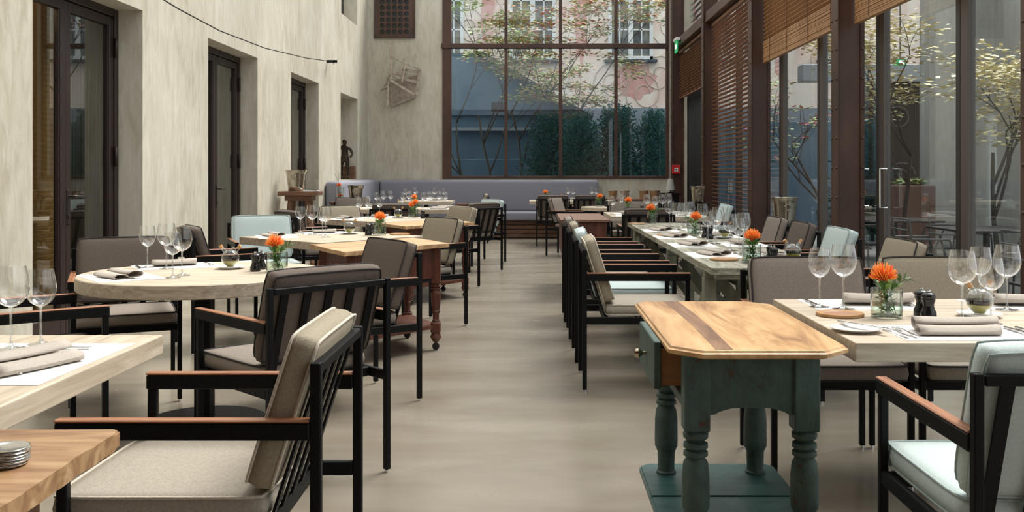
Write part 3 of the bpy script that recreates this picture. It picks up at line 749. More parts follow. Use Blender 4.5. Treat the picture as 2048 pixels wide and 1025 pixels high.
def console(dy, label, seed):
    rnd = random.Random(seed)
    pts4 = [(-1.555, 6.86), (-1.19, 6.20), (-.60, 6.98), (-.93, 7.60)]
    cx, cy = -1.07, 6.90
    t = thing('console_table', label, 'console', (cx, cy + dy, 0))
    loc = [(x - cx, y - cy) for x, y in pts4]
    pts = rough_edge(loc[0], loc[1], 8, .008, rnd) + rough_edge(loc[1], loc[2], 22, .014, rnd) + rough_edge(loc[2], loc[3], 6, .006, rnd) + rough_edge(loc[3], loc[0], 8, .003, rnd)
    mk('tabletop', lambda bm: prism(bm, pts, TZ - .028, TZ - .001), M['pine_slab'], t)
    # body follows the top, inset
    ins = [(x * .80, y * .80) for x, y in loc]
    def ap(bm):
        for k in range(4):
            a, b = ins[k], ins[(k + 1) % 4]; bar(bm, (a[0], a[1], .615), (b[0], b[1], .615), .02, .21)
    mk('apron', ap, M['red_wood'], t)
    for (x, y) in ins:
        def lg(bm):
            box(bm, (x - .032, y - .032, .47), (x + .032, y + .032, TZ - .029), .004)
            turned(bm, x, y, .20, .47, .036); box(bm, (x - .034, y - .034, .12), (x + .034, y + .034, .20), .008)
            lathe(bm, [(0, .06), (.022, .06), (.04, .09), (.03, .12), (0, .12)], 14, (x, y, 0))
        l = mk('leg', lg, M['red_wood'], t, True, 30)
        mk('caster', lambda bm: caster(bm, x, y), M['lacquer'], l, True, 30)
    sh = [(x * .84, y * .84) for x, y in loc]
    mk('shelf', lambda bm: prism(bm, sh, .155, .18), M['red_wood'], t)
console(0, 'red-brown console with live-edge pine top on casters, nearer of the two on the left aisle', 5)
console(2.95, 'red-brown console with live-edge pine top, farther of the two on the left aisle', 8)

def near_console():
    x0, x1, y0, y1 = -1.9, -.80, 1.15, 1.925
    cx, cy = (x0 + x1) / 2, (y0 + y1) / 2
    t = thing('console_table', 'honey-coloured plank console in the bottom left corner', 'console', (cx, cy, 0))
    rnd = random.Random(4); lx, ly = (x1 - x0) / 2, (y1 - y0) / 2
    def tp(bm):
        pts = rough_edge((-lx, -ly), (lx, -ly), 10, .006, rnd) + rough_edge((lx, -ly), (lx, ly - .012), 26, .006, rnd) + [(lx - .004, ly - .005), (lx - .012, ly)] + rough_edge((lx - .02, ly), (-lx, ly), 14, .002, rnd) + [(-lx, ly)]
        prism(bm, pts, TZ - .034, TZ)
        bmesh.ops.bevel(bm, geom=[e for e in bm.edges if abs(e.verts[0].co.z - e.verts[1].co.z) < 1e-5], offset=.004, segments=2, affect='EDGES')
    mk('tabletop', tp, M['walnut_x'], t)
    mkbox('apron', (-lx + .12, ly - .21, .56), (lx - .12, ly - .18, TZ - .034), M['red_wood'], t)
    mkbox('apron', (lx - .13, -ly + .1, .56), (lx - .10, ly - .22, TZ - .034), M['red_wood'], t)
    for sx in (-1, 1):
        for sy in (-1, 1):
            x = sx * (lx - .115); y = sy * (ly - .195)
            mk('leg', lambda bm: box(bm, (x - .035, y - .035, 0), (x + .035, y + .035, TZ - .034), .004), M['brown_wood'], t)
near_console()

def green_table():
    cx, cy = .645, 3.31
    t = thing('work_table', 'worn green kitchen work table with walnut top and open drawer', 'table', (cx, cy, 0))
    hx, hy = .26, .54; c = .085
    out = [(-hx + c * .4, hy), (-hx, hy - c * .5), (-hx, -hy + c), (-hx + c, -hy), (hx - c, -hy), (hx, -hy + c), (hx, hy - c), (hx - c, hy)]
    def ring(s): return [(x * (1 - s / hx), y * (1 - s / hy)) for x, y in out]
    def tp(bm):
        lv = [(.012, TZ - .026), (.0, TZ - .020), (.0, TZ - .010), (.006, TZ - .007), (.009, TZ - .0015), (.014, TZ)]
        rs = [[bm.verts.new((x, y, z)) for x, y in ring(s)] for s, z in lv]
        for a, b in zip(rs, rs[1:]):
            for k in range(8): bm.faces.new((a[k], a[(k + 1) % 8], b[(k + 1) % 8], b[k]))
        bm.faces.new(rs[0][::-1]); bm.faces.new(rs[-1])
    top = mk('tabletop', tp, M['walnut'], t)
    def stripe(bm):
        pts = [(-.150, hy - .016), (-.090, hy - .016), (-.080, .2), (-.078, -.1), (-.082, -.35), (-.085, -hy + .016), (-.135, -hy + .016), (-.132, -.3), (-.130, 0), (-.138, .3)]
        prism(bm, pts, TZ - .001, TZ + .0004)
    mk('inlaid_strip', stripe, M['walnut_dark'], top)
    fx, rx = -.213, .213
    yf, yr = -.46, .22
    lx = .1585
    for (x, y) in ((-lx - .017, yf + .035), (lx - .017, yf + .035), (-lx - .017, yr), (lx - .017, yr)):
        def lg(bm):
            box(bm, (x - .037, y - .037, .50), (x + .037, y + .037, TZ - .026), .004)
            P = [(.030, .50), (.037, .49), (.036, .478), (.024, .468), (.035, .462), (.036, .45), (.026, .444), (.035, .438), (.036, .427), (.027, .42), (.036, .405), (.040, .37), (.041, .30), (.040, .275), (.036, .268), (.031, .255), (.029, .20), (.030, .19), (.035, .185), (.035, .18), (0, .18)]
            lathe(bm, [(0, .50)] + P, 28, (x, y, 0))
            lathe(bm, [(0, .155), (.03, .155), (.034, .12), (.022, .09), (.02, .06), (0, .06)], 20, (x, y, 0))
        l = mk('leg', lg, M['green'], t, True, 30)
        mk('caster', lambda bm: caster(bm, x, y), M['lacquer'], l, True, 30)
    def arch(bm, p0, p1, y, th, z_lo, z_hi, rise):
        n = 18; pts = []
        for k in range(n + 1):
            f = k / n; x = p0 + (p1 - p0) * f
            e = min(f, 1 - f) * 2
            z = z_lo + rise * min(1, max(0, (e - .12) / .45)) ** .6
            pts.append((x, z))
        a = [bm.verts.new((x, y, z)) for x, z in pts] ; a2 = [bm.verts.new((x, y + th, z)) for x, z in pts]
        b = [bm.verts.new((x, y, z_hi)) for x, z in pts]; b2 = [bm.verts.new((x, y + th, z_hi)) for x, z in pts]
        for k in range(n):
            bm.faces.new((a[k], a[k + 1], b[k + 1], b[k])); bm.faces.new((a2[k + 1], a2[k], b2[k], b2[k + 1])); bm.faces.new((a[k], a2[k], a2[k + 1], a[k + 1])); bm.faces.new((b[k], b[k + 1], b2[k + 1], b2[k]))
    mk('apron', lambda bm: arch(bm, -lx + .02, lx - .054, yf + .012, .022, .548, TZ - .026, .02), M['green'], t)
    mk('apron', lambda bm: arch(bm, -lx + .02, lx - .054, yr + .01, .022, .555, TZ - .026, .03), M['green'], t)
    mkbox('side_apron', (lx - .005, yf + .072, .555), (lx + .017, yr - .037, TZ - .026), M['green'], t)
    mkbox('side_rail', (-lx - .05, yf + .072, .555), (-lx - .028, yr - .037, .585), M['green'], t)
    mkbox('side_rail', (-lx - .05, .115, .585), (-lx - .028, yr - .037, TZ - .026), M['green'], t)
    # open drawer
    dx = .362 - cx
    d = mkbox('drawer', (dx, 3.0 - cy, .592), (dx + .022, 3.41 - cy, .737), M['green'], t, .003)
    def db(bm):
        box(bm, (dx + .022, 3.012 - cy, .600), (dx + .30, 3.026 - cy, .715)); box(bm, (dx + .022, 3.385 - cy, .600), (dx + .30, 3.399 - cy, .715)); box(bm, (dx + .022, 3.026 - cy, .600), (dx + .30, 3.385 - cy, .608)); box(bm, (dx + .286, 3.026 - cy, .608), (dx + .30, 3.385 - cy, .715))
    mk('drawer_box', db, M['drawer_wood'], d)
    mk('knob', lambda bm: lathe(bm, [(.006, 0), (.006, -.012), (.012, -.018), (.016, -.026), (.013, -.036), (.006, -.039), (0, -.04)], 18, (dx, 3.205 - cy, .665), axis='x'), M['brass'], d, True)
    # two shelf planks
    for (a, b, m) in ((-.035, .33, 'green_top'), (-.42, -.042, 'green_top')):
        def sp(bm):
            ww = .245
            pts = [(-ww - .0, a), (ww - .0, a), (ww, b - .03), (ww - .03, b), (-ww + .03, b), (-ww, b - .03)] if a > -.1 else [(-ww + .03, a), (ww - .03, a), (ww, a + .03), (ww, b), (-ww, b), (-ww, a + .03)]
            pts = [(x - .017, y) for x, y in pts]
            prism(bm, pts, .156, .179)
            bmesh.ops.bevel(bm, geom=[e for e in bm.edges if e.verts[0].co.z > .178 and e.verts[1].co.z > .178], offset=.006, segments=2, affect='EDGES')
        mk('shelf_plank', sp, M[m], t)
green_table()

def service_box():
    # dark wooden service stand between aisle row and far round table
    x0, x1, y0, y1 = .26, .74, 9.82, 11.3
    cx, cy = .5, 10.56
    t = thing('service_stand', 'dark wooden service stand with copper-brown top beyond the aisle chairs', 'cabinet', (cx, cy, 0))
    mkbox('top', (-.245, -.74, .755), (.245, .74, .78), M['brown_wood'], t, .004, 2)
    mkbox('body', (-.22, -.70, .40), (.22, .70, .755), M['red_wood'], t, .003)
    for sx in (-1, 1):
        for sy in (-1, 1): mkbox('leg', (sx * .13 - .03, sy * .60 - .03, 0), (sx * .13 + .03, sy * .60 + .03, .40), M['red_wood'], t)
    mk('knob', lambda bm: lathe(bm, [(.008, 0), (.014, -.015), (.010, -.025), (0, -.026)], 12, (.0, -.70, .56), axis='y'), M['brass'], t, True)
service_box()

def small_table(label, cx, cy, lx, ly, h, mat='brown_wood', name='side_table'):
    t = thing(name, label, 'table', (cx, cy, 0))
    mkbox('top', (-lx / 2, -ly / 2, h - .03), (lx / 2, ly / 2, h), M[mat], t)
    for sx in (-1, 1):
        for sy in (-1, 1): mkbox('leg', (sx * (lx / 2 - .04) - .02, sy * (ly / 2 - .04) - .02, 0), (sx * (lx / 2 - .04) + .02, sy * (ly / 2 - .04) + .02, h - .03), M[mat], t)
    return t
small_table('small dark service table by the left wall at the end of the banquette', -2.86, 15.18, .52, .30, .80)
small_table('dark sideboard under the right end of the back window carrying wicker baskets', 1.85, 18.3, 1.15, .5, .76, name='sideboard')
def stool():
    t = thing('wooden_stool', 'tall heavy wooden stool by the left wall carrying an ice bucket', 'stool', (-2.98, 12.6, 0))
    mkbox('seat', (-.245, -.19, .955), (.245, .19, 1.01), M['brown_wood'], t, .006)
    mkbox('apron', (-.17, -.12, .89), (.17, .12, .955), M['brown_wood'], t, .004)
    for sx in (-1, 1):
        for sy in (-1, 1):
            mk('leg', lambda bm: bar(bm, (sx * .19, sy * .14, 0), (sx * .11, sy * .085, .89), .05, .045, .004), M['brown_wood'], t)
    for sy in (-1, 1): mkbox('stretcher', (-.15, sy * .115 - .012, .30), (.15, sy * .115 + .012, .34), M['brown_wood'], t)
stool()

# ------------------------------------------------------------------ tableware prototypes
def glass_proto(h, rb, label):
    t = thing('wine_glass', label, 'glass')
    hb = h * .46
    # bowl
    z0 = h - h * .50; H = h * .50
    prof = [(.0035, z0), (rb * .35, z0 + H * .035), (rb * .68, z0 + H * .13), (rb * .90, z0 + H * .27), (rb, z0 + H * .42), (rb * .985, z0 + H * .58), (rb * .90, z0 + H * .78), (rb * .80, z0 + H), (rb * .80 - .0012, z0 + H)]
    mk('bowl', lambda bm: lathe(bm, prof, 24), M['wine_glass'], t, True)
    rf = rb * .86
    mk('stem', lambda bm: lathe(bm, [(0, 0), (rf, 0), (rf, .0015), (rf * .5, .004), (.007, .009), (.0036, .02), (.0032, z0 * .6), (.0038, z0 - .006), (.007, z0 + .003), (0, z0 + .005)], 20), M['stem_glass'], t, True)
    return Proto(t)
GL = glass_proto(.235, .048, 'x'); GM = glass_proto(.217, .042, 'x')
ZI = TZ + .0016
def gl(px, py, big, label, group=None):
    x, y = at(px, py)
    return (GL if big else GM).put((x, y, ZI), random.uniform(0, 6), label, group)

def vase_proto(var):
    rnd = random.Random(var)
    t = thing('flower_vase', 'x', 'vase')
    r, h = .053, .100
    mk('vase_glass', lambda bm: lathe(bm, [(0, .0), (r - .003, 0), (r, .003), (r, h), (r - .002, h), (r - .002, .008), (0, .008)], 32), M['vase_glass'], t, True, 40)
    mk('water', lambda bm: lathe(bm, [(0, .009), (r - .0035, .009), (r - .0035, .05), (0, .05)], 24), M['water'], t, True, 40)
    fl = [((-.015, -.01), .146, .041)] if var != 2 else [((-.02, -.005), .145, .03), ((.02, .01), .175, .03)]
    for (fx, fy), fz, fr in fl:
        def head(bm):
            n = 150
            for k in range(n):
                ph = PI * (3 - math.sqrt(5)) * k; c = 1 - 1.15 * (k + .5) / n; s = math.sqrt(max(0, 1 - c * c))
                d = Vector((s * math.cos(ph), s * math.sin(ph), c)); 
                b0 = Vector((fx, fy, fz - .012)) + d * .012
                tip = Vector((fx, fy, fz - .012)) + Vector((d.x * fr * 1.15, d.y * fr * 1.15, d.z * fr * 1.15 + .010)) * rnd.uniform(.86, 1.10)
                mid = (b0 + tip) / 2 + Vector((d.x, d.y, 0)) * .006
                tube(bm, [b0, mid, tip], [.0020, .0019, .0012], 4, mi=(0 if rnd.random() < .55 else (1 if rnd.random() < .6 else 2)))
            lathe(bm, [(0, fz - .03), (.014, fz - .022), (.018, fz - .01), (.012, fz + .006), (0, fz + .01)], 10, (fx, fy, 0), mi=1)
        mk('flower_head', head, [M['orange'], M['orange2'], M['yellow_fl']], t, False)
        mk('stalk', lambda bm: tube(bm, [(fx * .2 + .01, fy, .012), (fx * .6, fy, .07), (fx, fy, fz - .02)], .003, 6), M['leaf'], t, True)
    def lv(bm):
        def leaf(p, d, L, w, mi):
            p = Vector(p); d = Vector(d).normalized(); s = d.cross(Vector((0, 0, 1)))
            if s.length < .1: s = Vector((1, 0, 0))
            s.normalize(); up = Vector((0, 0, .12 * L))
            P = [p, p + d * L * .3 + s * w + up, p + d * L * .65 + s * w * .8 + up, p + d * L, p + d * L * .65 - s * w * .8 + up, p + d * L * .3 - s * w + up]
            m1, m2 = p + d * L * .3 + up * .3, p + d * L * .65 + up * .3
            v = [bm.verts.new(q) for q in P + [m1, m2]]
            for f in ((0, 1, 6), (1, 2, 7, 6), (2, 3, 7), (0, 6, 5), (5, 6, 7, 4), (4, 7, 3)):
                q = bm.faces.new([v[i] for i in f]); q.material_index = mi; q.smooth = True
        for k in range(46):      # packed inside the glass
            a = rnd.uniform(0, 2 * PI); rr = rnd.uniform(0, .022); z = rnd.uniform(.015, .085)
            leaf((rr * math.cos(a), rr * math.sin(a), z), (math.cos(a), math.sin(a), rnd.uniform(-.6, 1.0)), rnd.uniform(.022, .030), .0085, 0 if rnd.random() < .7 else 1)
        for k in range(20):      # collar above the rim
            a = rnd.uniform(0, 2 * PI)
            leaf((.02 * math.cos(a), .02 * math.sin(a), .095), (math.cos(a), math.sin(a), rnd.uniform(.5, 1.6)), rnd.uniform(.035, .05), .009, 0 if rnd.random() < .6 else 1)
        # trailing sprig to the right
        tube(bm, [(.01, 0, .08), (.04, .005, .115), (.062, .0, .13), (.075, -.004, .128)], .0015, 5)
        for (q, dd) in (((.045, .003, .118), (.1, .3, 1)), ((.058, 0, .126), (.3, -.3, 1)), ((.064, 0, .13), (1, .2, .1)), ((.072, 0, .128), (1, -.2, -.2)), ((.05, 0, .12), (.6, -.4, .1))):
            leaf(q, dd, .034, .008, 0)
        for k in range(5): tube(bm, [(rnd.uniform(-.03, .03), rnd.uniform(-.03, .03), .012), (rnd.uniform(-.02, .02), rnd.uniform(-.02, .02), .10)], .0016, 5)
    o = mk('leaves', lv, [M['leaf'], M['leaf_b']], t); o['kind'] = 'stuff'
    return Proto(t)
VP = [vase_proto(1), vase_proto(2), vase_proto(3)]
def vase(px, py, k, rz, label): x, y = at(px, py); return VP[k].put((x, y, ZI), R(rz), label)

def mill_proto():
    t = thing('pepper_mill', 'x', 'pepper mill')
    mk('body', lambda bm: lathe(bm, [(0, 0), (.026, 0), (.027, .003), (.026, .022), (.021, .030), (.018, .042), (.019, .052), (.0225, .060), (.0225, .066), (.0, .066)], 28), M['lacquer'], t, True, 40)
    hd = mk('head', lambda bm: lathe(bm, [(0, .067), (.021, .067), (.024, .071), (.024, .078), (.020, .083), (.013, .088), (0, .089)], 28), M['lacquer'], t, True, 40)
    mk('nut', lambda bm: lathe(bm, [(0, .089), (.006, .089), (.0072, .093), (.0065, .098), (0, .0985)], 14), M['steel'], hd, True)
    return Proto(t)
MP = mill_proto()
def mill(px, py, label): x, y = at(px, py); return MP.put((x, y, ZI), 0, label)

def cruet_proto():
    t = thing('oil_cruet', 'x', 'cruet')
    r = .045; zc = .048
    mk('glass_globe', lambda bm: lathe(bm, [(0, .004), (.018, .004)] + [(r * math.cos(a), zc + r * math.sin(a)) for a in [R(q) for q in range(-66, 86, 8)]] + [(0, zc + r)], 28), M['vase_glass'], t, True)
    a1 = -.1
    def oil(bm):
        lathe(bm, [(0, .006), (.018, .006)] + [((r - .002) * math.cos(a), zc + (r - .002) * math.sin(a)) for a in [R(q) for q in range(-64, -12, 6)]] + [(0, zc - .010)], 28)
    mk('olive_oil', oil, M['oil'], t, True, 40)
    mk('vinegar', lambda bm: lathe(bm, [(0, .0385), (.0425, .0385), (.0432, .0445), (.0430, .052), (0, .052)], 28), M['balsamic'], t, True, 40)
    for s in (-1, 1):
        n = mk('neck', lambda bm: tube(bm, [(s * .022, 0, .075), (s * .040, 0, .098)], .009, 10), M['vase_glass'], t, True)
        mk('cork', lambda bm: tube(bm, [(s * .040, 0, .098), (s * .052, 0, .114)], [.008, .0095], 10), M['cork'], n, True)
    return Proto(t)
CP = cruet_proto()
def plate_proto(r, name, cat, mat):
    o = mk(name, lambda bm: lathe(bm, [(0, 0), (r * .6, 0), (r * .62, .003), (r, .010), (r, .012), (r * .62, .0055), (0, .005)], 40), mat, None, True, 50)
    tag(o, 'x', cat); return Proto(o)
SAU = plate_proto(.075, 'saucer', 'saucer', M['china']); SID = plate_proto(.08, 'side_plate', 'plate', M['china'])
def cruet(px, py, where, rz=0, saucer=True):
    x, y = at(px, py)
    if saucer:
        SAU.put((x, y, ZI), 0, 'white saucer under the oil cruet on ' + where); CP.put((x, y, ZI + .0055), R(rz), 'round glass oil cruet with two corks on ' + where)
    else: CP.put((x, y, ZI), R(rz), 'round glass oil cruet with two corks on ' + where)
def ring_proto():
    t = thing('ring_coaster', 'x', 'coaster')
    mk('rim', lambda bm: lathe(bm, [(.056, 0), (.080, 0), (.0815, .004), (.080, .010), (.066, .010), (.058, .0045)], 48), M['ring_wood'], t, True, 40)
    mk('inlay', lambda bm: lathe(bm, [(0, 0), (.0575, 0), (.0575, .0045), (0, .0045)], 40), M['ring_in'], t, True, 40)
    return Proto(t)
RP = ring_proto()
def ring(px, py, where): x, y = at(px, py); RP.put((x, y, ZI), 0, 'round wooden ring coaster on ' + where)

def napkin_proto():
    path = [(.010, .003), (-.052, .002), (-.070, .006), (-.074, .015), (-.062, .025), (-.015, .026), (-.004, .014), (.004, .0085), (.050, .012), (.066, .018), (.072, .030), (.062, .042), (.020, .043), (.004, .036), (-.002, .029)]
    def nk(bm):
        nl = 8; n = len(path); rows = []
        for k in range(nl + 1):
            f = k / nl; xx = -.13 + .26 * f
            rows.append([(xx + .022 * (y / .07) * (1 if f > .5 else .6) , y * (1 + .03 * math.sin(f * 5)), z * (1 - .10 * math.sin(f * PI))) for y, z in path])
        V = [[bm.verts.new(p) for p in r] for r in rows]
        for k in range(nl):
            for j in range(n - 1): bm.faces.new((V[k][j], V[k + 1][j], V[k + 1][j + 1], V[k][j + 1])).smooth = True
    o = mk('napkin', nk, M['napkin'], None, True, 60)
    md = o.modifiers.new('cloth', 'SOLIDIFY'); md.thickness = .003; md.offset = 0
    tag(o, 'x', 'napkin'); return Proto(o)
NP = napkin_proto()
def fork_mesh(bm):
    def strip(pts):
        L = [bm.verts.new((x, y - w, z)) for x, y, z, w in pts]; Rr = [bm.verts.new((x, y + w, z)) for x, y, z, w in pts]
        for k in range(len(pts) - 1): bm.faces.new((L[k], L[k + 1], Rr[k + 1], Rr[k])).smooth = True
    strip([(-.095, 0, .003, .004), (-.09, 0, .003, .0075), (-.06, 0, .004, .006), (0, 0, .006, .0028), (.03, 0, .007, .003), (.042, 0, .006, .010), (.055, 0, .004, .0115)])
    for y in (-.0095, -.0032, .0032, .0095): strip([(.055, y, .004, .0019), (.075, y, .0035, .0017), (.092, y, .006, .0009)])
def knife_mesh(bm):
    pts = [(-.105, 0, .004, .005), (-.10, 0, .004, .008), (-.03, 0, .005, .006), (-.01, 0, .005, .0045), (.0, .001, .004, .009), (.08, .001, .003, .0095), (.10, -.001, .003, .006), (.108, -.004, .003, .001)]
    L = [bm.verts.new((x, y - w, z)) for x, y, z, w in pts]; Rr = [bm.verts.new((x, y + w, z)) for x, y, z, w in pts]
    for k in range(len(pts) - 1): bm.faces.new((L[k], L[k + 1], Rr[k + 1], Rr[k])).smooth = True
def cut_proto(name, fn):
    o = mk(name, fn, M['steel'], None, True, 60); md = o.modifiers.new('metal', 'SOLIDIFY'); md.thickness = .0022; md.offset = 1
    tag(o, 'x', 'cutlery'); return Proto(o)
FP = cut_proto('fork', fork_mesh); KP = cut_proto('knife', knife_mesh)
def mat_proto():
    def pm(bm):
        n = 10; rnd = random.Random(2); v = {}
        for i in range(n + 1):
            for j in range(8):
                x = -.21 + .42 * i / n; y = -.15 + .30 * j / 7
                e = .0006 if 0 < i < n else .0010
                v[i, j] = bm.verts.new((x, y, .0006))
        for i in range(n):
            for j in range(7): bm.faces.new((v[i, j], v[i + 1, j], v[i + 1, j + 1], v[i, j + 1]))
    o = mk('placemat', pm, M['paper'], None); md = o.modifiers.new('paper', 'SOLIDIFY'); md.thickness = .0006; md.offset = 0
    tag(o, 'x', 'placemat'); return Proto(o)
MATP = mat_proto()
def setting(x, y, deg, seat, detail=2, nap=(0, 0, 0), grp=None, plate=True, ms=None, ns=None):
    """deg: direction the diner faces; seat: words that single the place out"""
    a = R(deg); f = Vector((math.cos(a), math.sin(a))); r = Vector((f.y, -f.x))   # r points to the diner's right
    def W(u, v): return (x + r.x * u + f.x * v, y + r.y * u + f.y * v)
    rz = a - PI / 2
    MATP.put((x, y, TZ + .0002), rz, 'white paper placemat at ' + seat, None, ms)
    c = W(nap[0], nap[1]); NP.put((c[0], c[1], ZI), rz + R(nap[2]), 'grey folded napkin at ' + seat, None, ns)
    if detail >= 1:
        c = W(.19, -.01); KP.put((c[0], c[1], ZI), a, 'inner knife at ' + seat)
        c = W(-.165, -.01); FP.put((c[0], c[1], ZI), a, 'inner fork at ' + seat)
    if detail >= 2:
        c = W(.22, -.012); KP.put((c[0], c[1], ZI), a - .05, 'outer knife at ' + seat)
        c = W(-.197, -.015); FP.put((c[0], c[1], ZI), a + .05, 'outer fork at ' + seat)
        if plate:
            c = W(-.305, .03); SID.put((c[0], c[1], ZI), 0, 'small white side plate at ' + seat)
            KP.put((c[0] + r.x * .02, c[1] + r.y * .02, ZI + .0135), a + .5, 'butter knife on side plate at ' + seat)

# near right table
x, y = 1.33, 3.12; setting(1.315, 3.08, 90, 'near right table, camera side', 2)
setting(1.24, 3.74, -90, 'near right table, far side, behind the vase', 1, nap=(-.06, -.02, 0))
setting(1.86, 3.74, -90, 'near right table, far side, right end', 1)
setting(1.86, 3.08, 90, 'near right table, camera side, right end', 1)
gl(1639, 615, False, 'medium wine glass left of the ring coaster on the near right table')
gl(1687, 619.5, True, 'large wine glass behind the ring coaster on the near right table')
gl(1924, 641, True, 'large wine glass between the pepper mills and oil cruet, near right table')
gl(1982, 649, False, 'medium wine glass in front of the oil cruet on the near right table')
gl(2014, 621, True, 'large wine glass right behind the oil cruet, at the right edge of frame')
gl(1960, 611, False, 'medium wine glass directly behind the oil cruet, near right table')
vase(1773, 636, 0, 0, 'glass vase with orange protea on the near right table')
mill(1843, 632, 'black pepper mill, rear one of the pair on the near right table')
mill(1857, 638, 'black pepper mill, front one of the pair on the near right table')
cruet(1959, 634, 'the near right table', 20)
ring(1680, 632, 'the near right table')

# near left table
setting(-1.365, 2.60, 180, 'near left table, end seat', 1, nap=(-.06, -.07, -24), ms=1.35)
setting(-1.95, 2.78, -90, 'the near left table, far side', 1)
x, y = at(22, 704)
gl(22, 700, True, 'large wine glass at the left frame edge on the near left table')
gl(82, 690, False, 'medium wine glass at the left foreground, right of the large one')
SID.put((-1.63, 2.30, ZI), 0, 'small white plate at the left frame edge on the near left table')
for k in range(6):
    x, y = -.902, 1.69
    if k == 0:
        o = mk('metal_coaster', lambda bm: lathe(bm, [(0, 0), (.032, 0), (.037, .003), (.038, .005), (.036, .0055), (.032, .003), (0, .003)], 40), M['steel'], None, True, 50); tag(o, 'x', 'coaster'); CO = Proto(o)
    CO.put((x + random.uniform(-.002, .002), y + random.uniform(-.002, .002), TZ + .0005 + k * .0052), 0, 'steel coaster, %s of the stack on the honey-coloured console' % ['lowest', 'second from the bottom', 'third from the bottom', 'fourth from the bottom', 'second from the top', 'topmost'][k], 'stack of steel coasters')

# round table
setting(-1.97, 4.72, 38.5, 'the round table, near left seat', 1, nap=(.02, -.02, 10), ns=.85)
setting(-1.90, 5.26, -60, 'the round table, seat against the double door', 1, nap=(0, -.05, 0), ns=.85)
gl(295, 536, False, 'medium wine glass, leftmost on the round table')
gl(333, 538.6, True, 'large wine glass, second from left and rearmost on the round table')
gl(345.5, 557, False, 'medium wine glass nearest the camera on the round table')
gl(364, 552, True, 'large wine glass, rightmost on the round table')
vase(554, 544, 0, 30, 'glass vase with orange protea on the round table')
mill(511, 543, 'black pepper mill, front one of the pair on the round table'); mill(522, 539, 'black pepper mill, rear one of the pair on the round table')
cruet(460.5, 538, 'the round table', 0); ring(609, 542, 'the round table')

# second left table (turned), third left table
for dy, nm in ((0, 'the second left table'), (2.9, 'the third left table')):
    cx, cy = -1.58, 7.72 + dy
    setting(cx - .42, cy - .03, 20, nm + ', left corner seat', 1 if dy == 0 else 0, nap=(-.03, -.03, 20), ns=.74)
    setting(cx - .15, cy + .42, -60, nm + ', seat by the wall', 1 if dy == 0 else 0, ns=.74)
gl(601, 466, False, 'medium wine glass, leftmost on the second left table')
gl(624.5, 469.5, True, 'large wine glass, second from left on the second left table')
gl(645, 471, False, 'medium wine glass, third from left on the second left table')
gl(651, 475, True, 'large wine glass, rightmost on the second left table')
vase(759, 471, 0, 80, 'glass vase with orange protea on the second left table'); mill(736.5, 471, 'black pepper mill, left of the vase on the second left table'); mill(744, 468, 'black pepper mill, half hidden behind the other on the second left table')
cruet(699, 468.5, 'the second left table', 10); ring(800, 470, 'the second left table')
gl(717.5, 437, True, 'wine glass, leftmost on the third left table'); gl(735.8, 435.5, True, 'wine glass, middle one on the third left table'); gl(759, 434.5, False, 'wine glass, rightmost on the third left table')
vase(826.6, 436.6, 1, 0, 'tall orange protea arrangement on the third left table'); mill(846, 437.6, 'black pepper mill on the third left table')
cruet(796.5, 436.6, 'the third left table'); ring(868, 438, 'the third left table')
# fourth left table
for k, (px, py, b, w) in enumerate(((753.6, 416, 0, 'leftmost'), (767, 415.5, 1, 'second from left'), (781.5, 415, 1, 'third from left'), (806, 415.5, 0, 'left of the vase'), (819, 416, 1, 'just left behind the vase'), (847, 416, 0, 'just right of the vase'), (857, 417.5, 1, 'second right of the vase'), (862, 417, 1, 'third right of the vase'), (879, 416, 1, 'second from right'), (892, 415, 0, 'rightmost'))):
    gl(px, py, b, 'wine glass on the fourth left table, ' + w, 'wine glasses on the fourth left table')
vase(829, 415.5, 2, 40, 'glass vase with orange protea on the fourth left table'); cruet(803, 417, 'the fourth left table'); mill(817, 418, 'black pepper mill on the fourth left table')
setting(-1.25, 14.0, -90, 'the fourth left table, far side right', 0, ns=.8); setting(-2.2, 13.98, -90, 'the fourth left table, far side left', 0, ns=.8)
setting(-1.3, 13.5, 90, 'the fourth left table, near side right', 0, ns=.8); setting(-1.9, 13.5, 90, 'the fourth left table, near side left', 0, ns=.8)
for k, (x, y, b, w) in enumerate(((-2.25, 17.3, 0, 'leftmost'), (-2.1, 17.5, 1, 'second from left'), (-1.75, 17.35, 1, 'second from right'), (-1.6, 17.5, 0, 'rightmost'))):
    (GL if b else GM).put((x, y, ZI), 0, 'wine glass on the farthest left table, ' + w, 'wine glasses on the farthest left table')
setting(-1.75, 17.6, -90, 'the farthest left table, banquette side', 0)
# long table
seats = [5.95, 6.75, 7.6, 8.45]
for k, yy in enumerate(seats):
    w = ['nearest the camera', 'second from the camera', 'third from the camera', 'farthest from the camera'][k]
    setting(1.08, yy + .02, 0, 'the long table, aisle side, ' + w, 1 if k < 2 else 0, nap=(0, 0, 20), plate=False, ns=.78)
    setting(1.44, yy + (-.05 if k < 1 else .10), 180, 'the long table, window side, ' + w, 1 if k < 2 else 0, nap=(0, 0, 15), plate=False, ns=.78)
for (px, py, b, w) in ((1461, 502, 1, 'behind the nearest vase, left'), (1478, 508, 0, 'behind the nearest vase, centre'), (1487, 498, 1, 'behind the nearest vase, right'),
                       (1416, 484, 0, 'in front of the middle pepper mill, left'), (1431, 488, 1, 'in front of the middle pepper mill, right'),
                       (1339, 453.6, 1, 'right of the farthest vase'), (1354, 459.5, 1, 'left of the middle vase'), (1364, 456, 0, 'left behind the middle vase'), (1380, 455, 1, 'directly behind the middle vase'),
                       (1372, 452, 0, 'far right end, behind others'), (1405, 465, 1, 'right behind the middle vase'), (1436, 476, 1, 'behind the middle oil cruet')):
    gl(px, py, b, 'wine glass on the long table, ' + w, 'wine glasses on the long table')
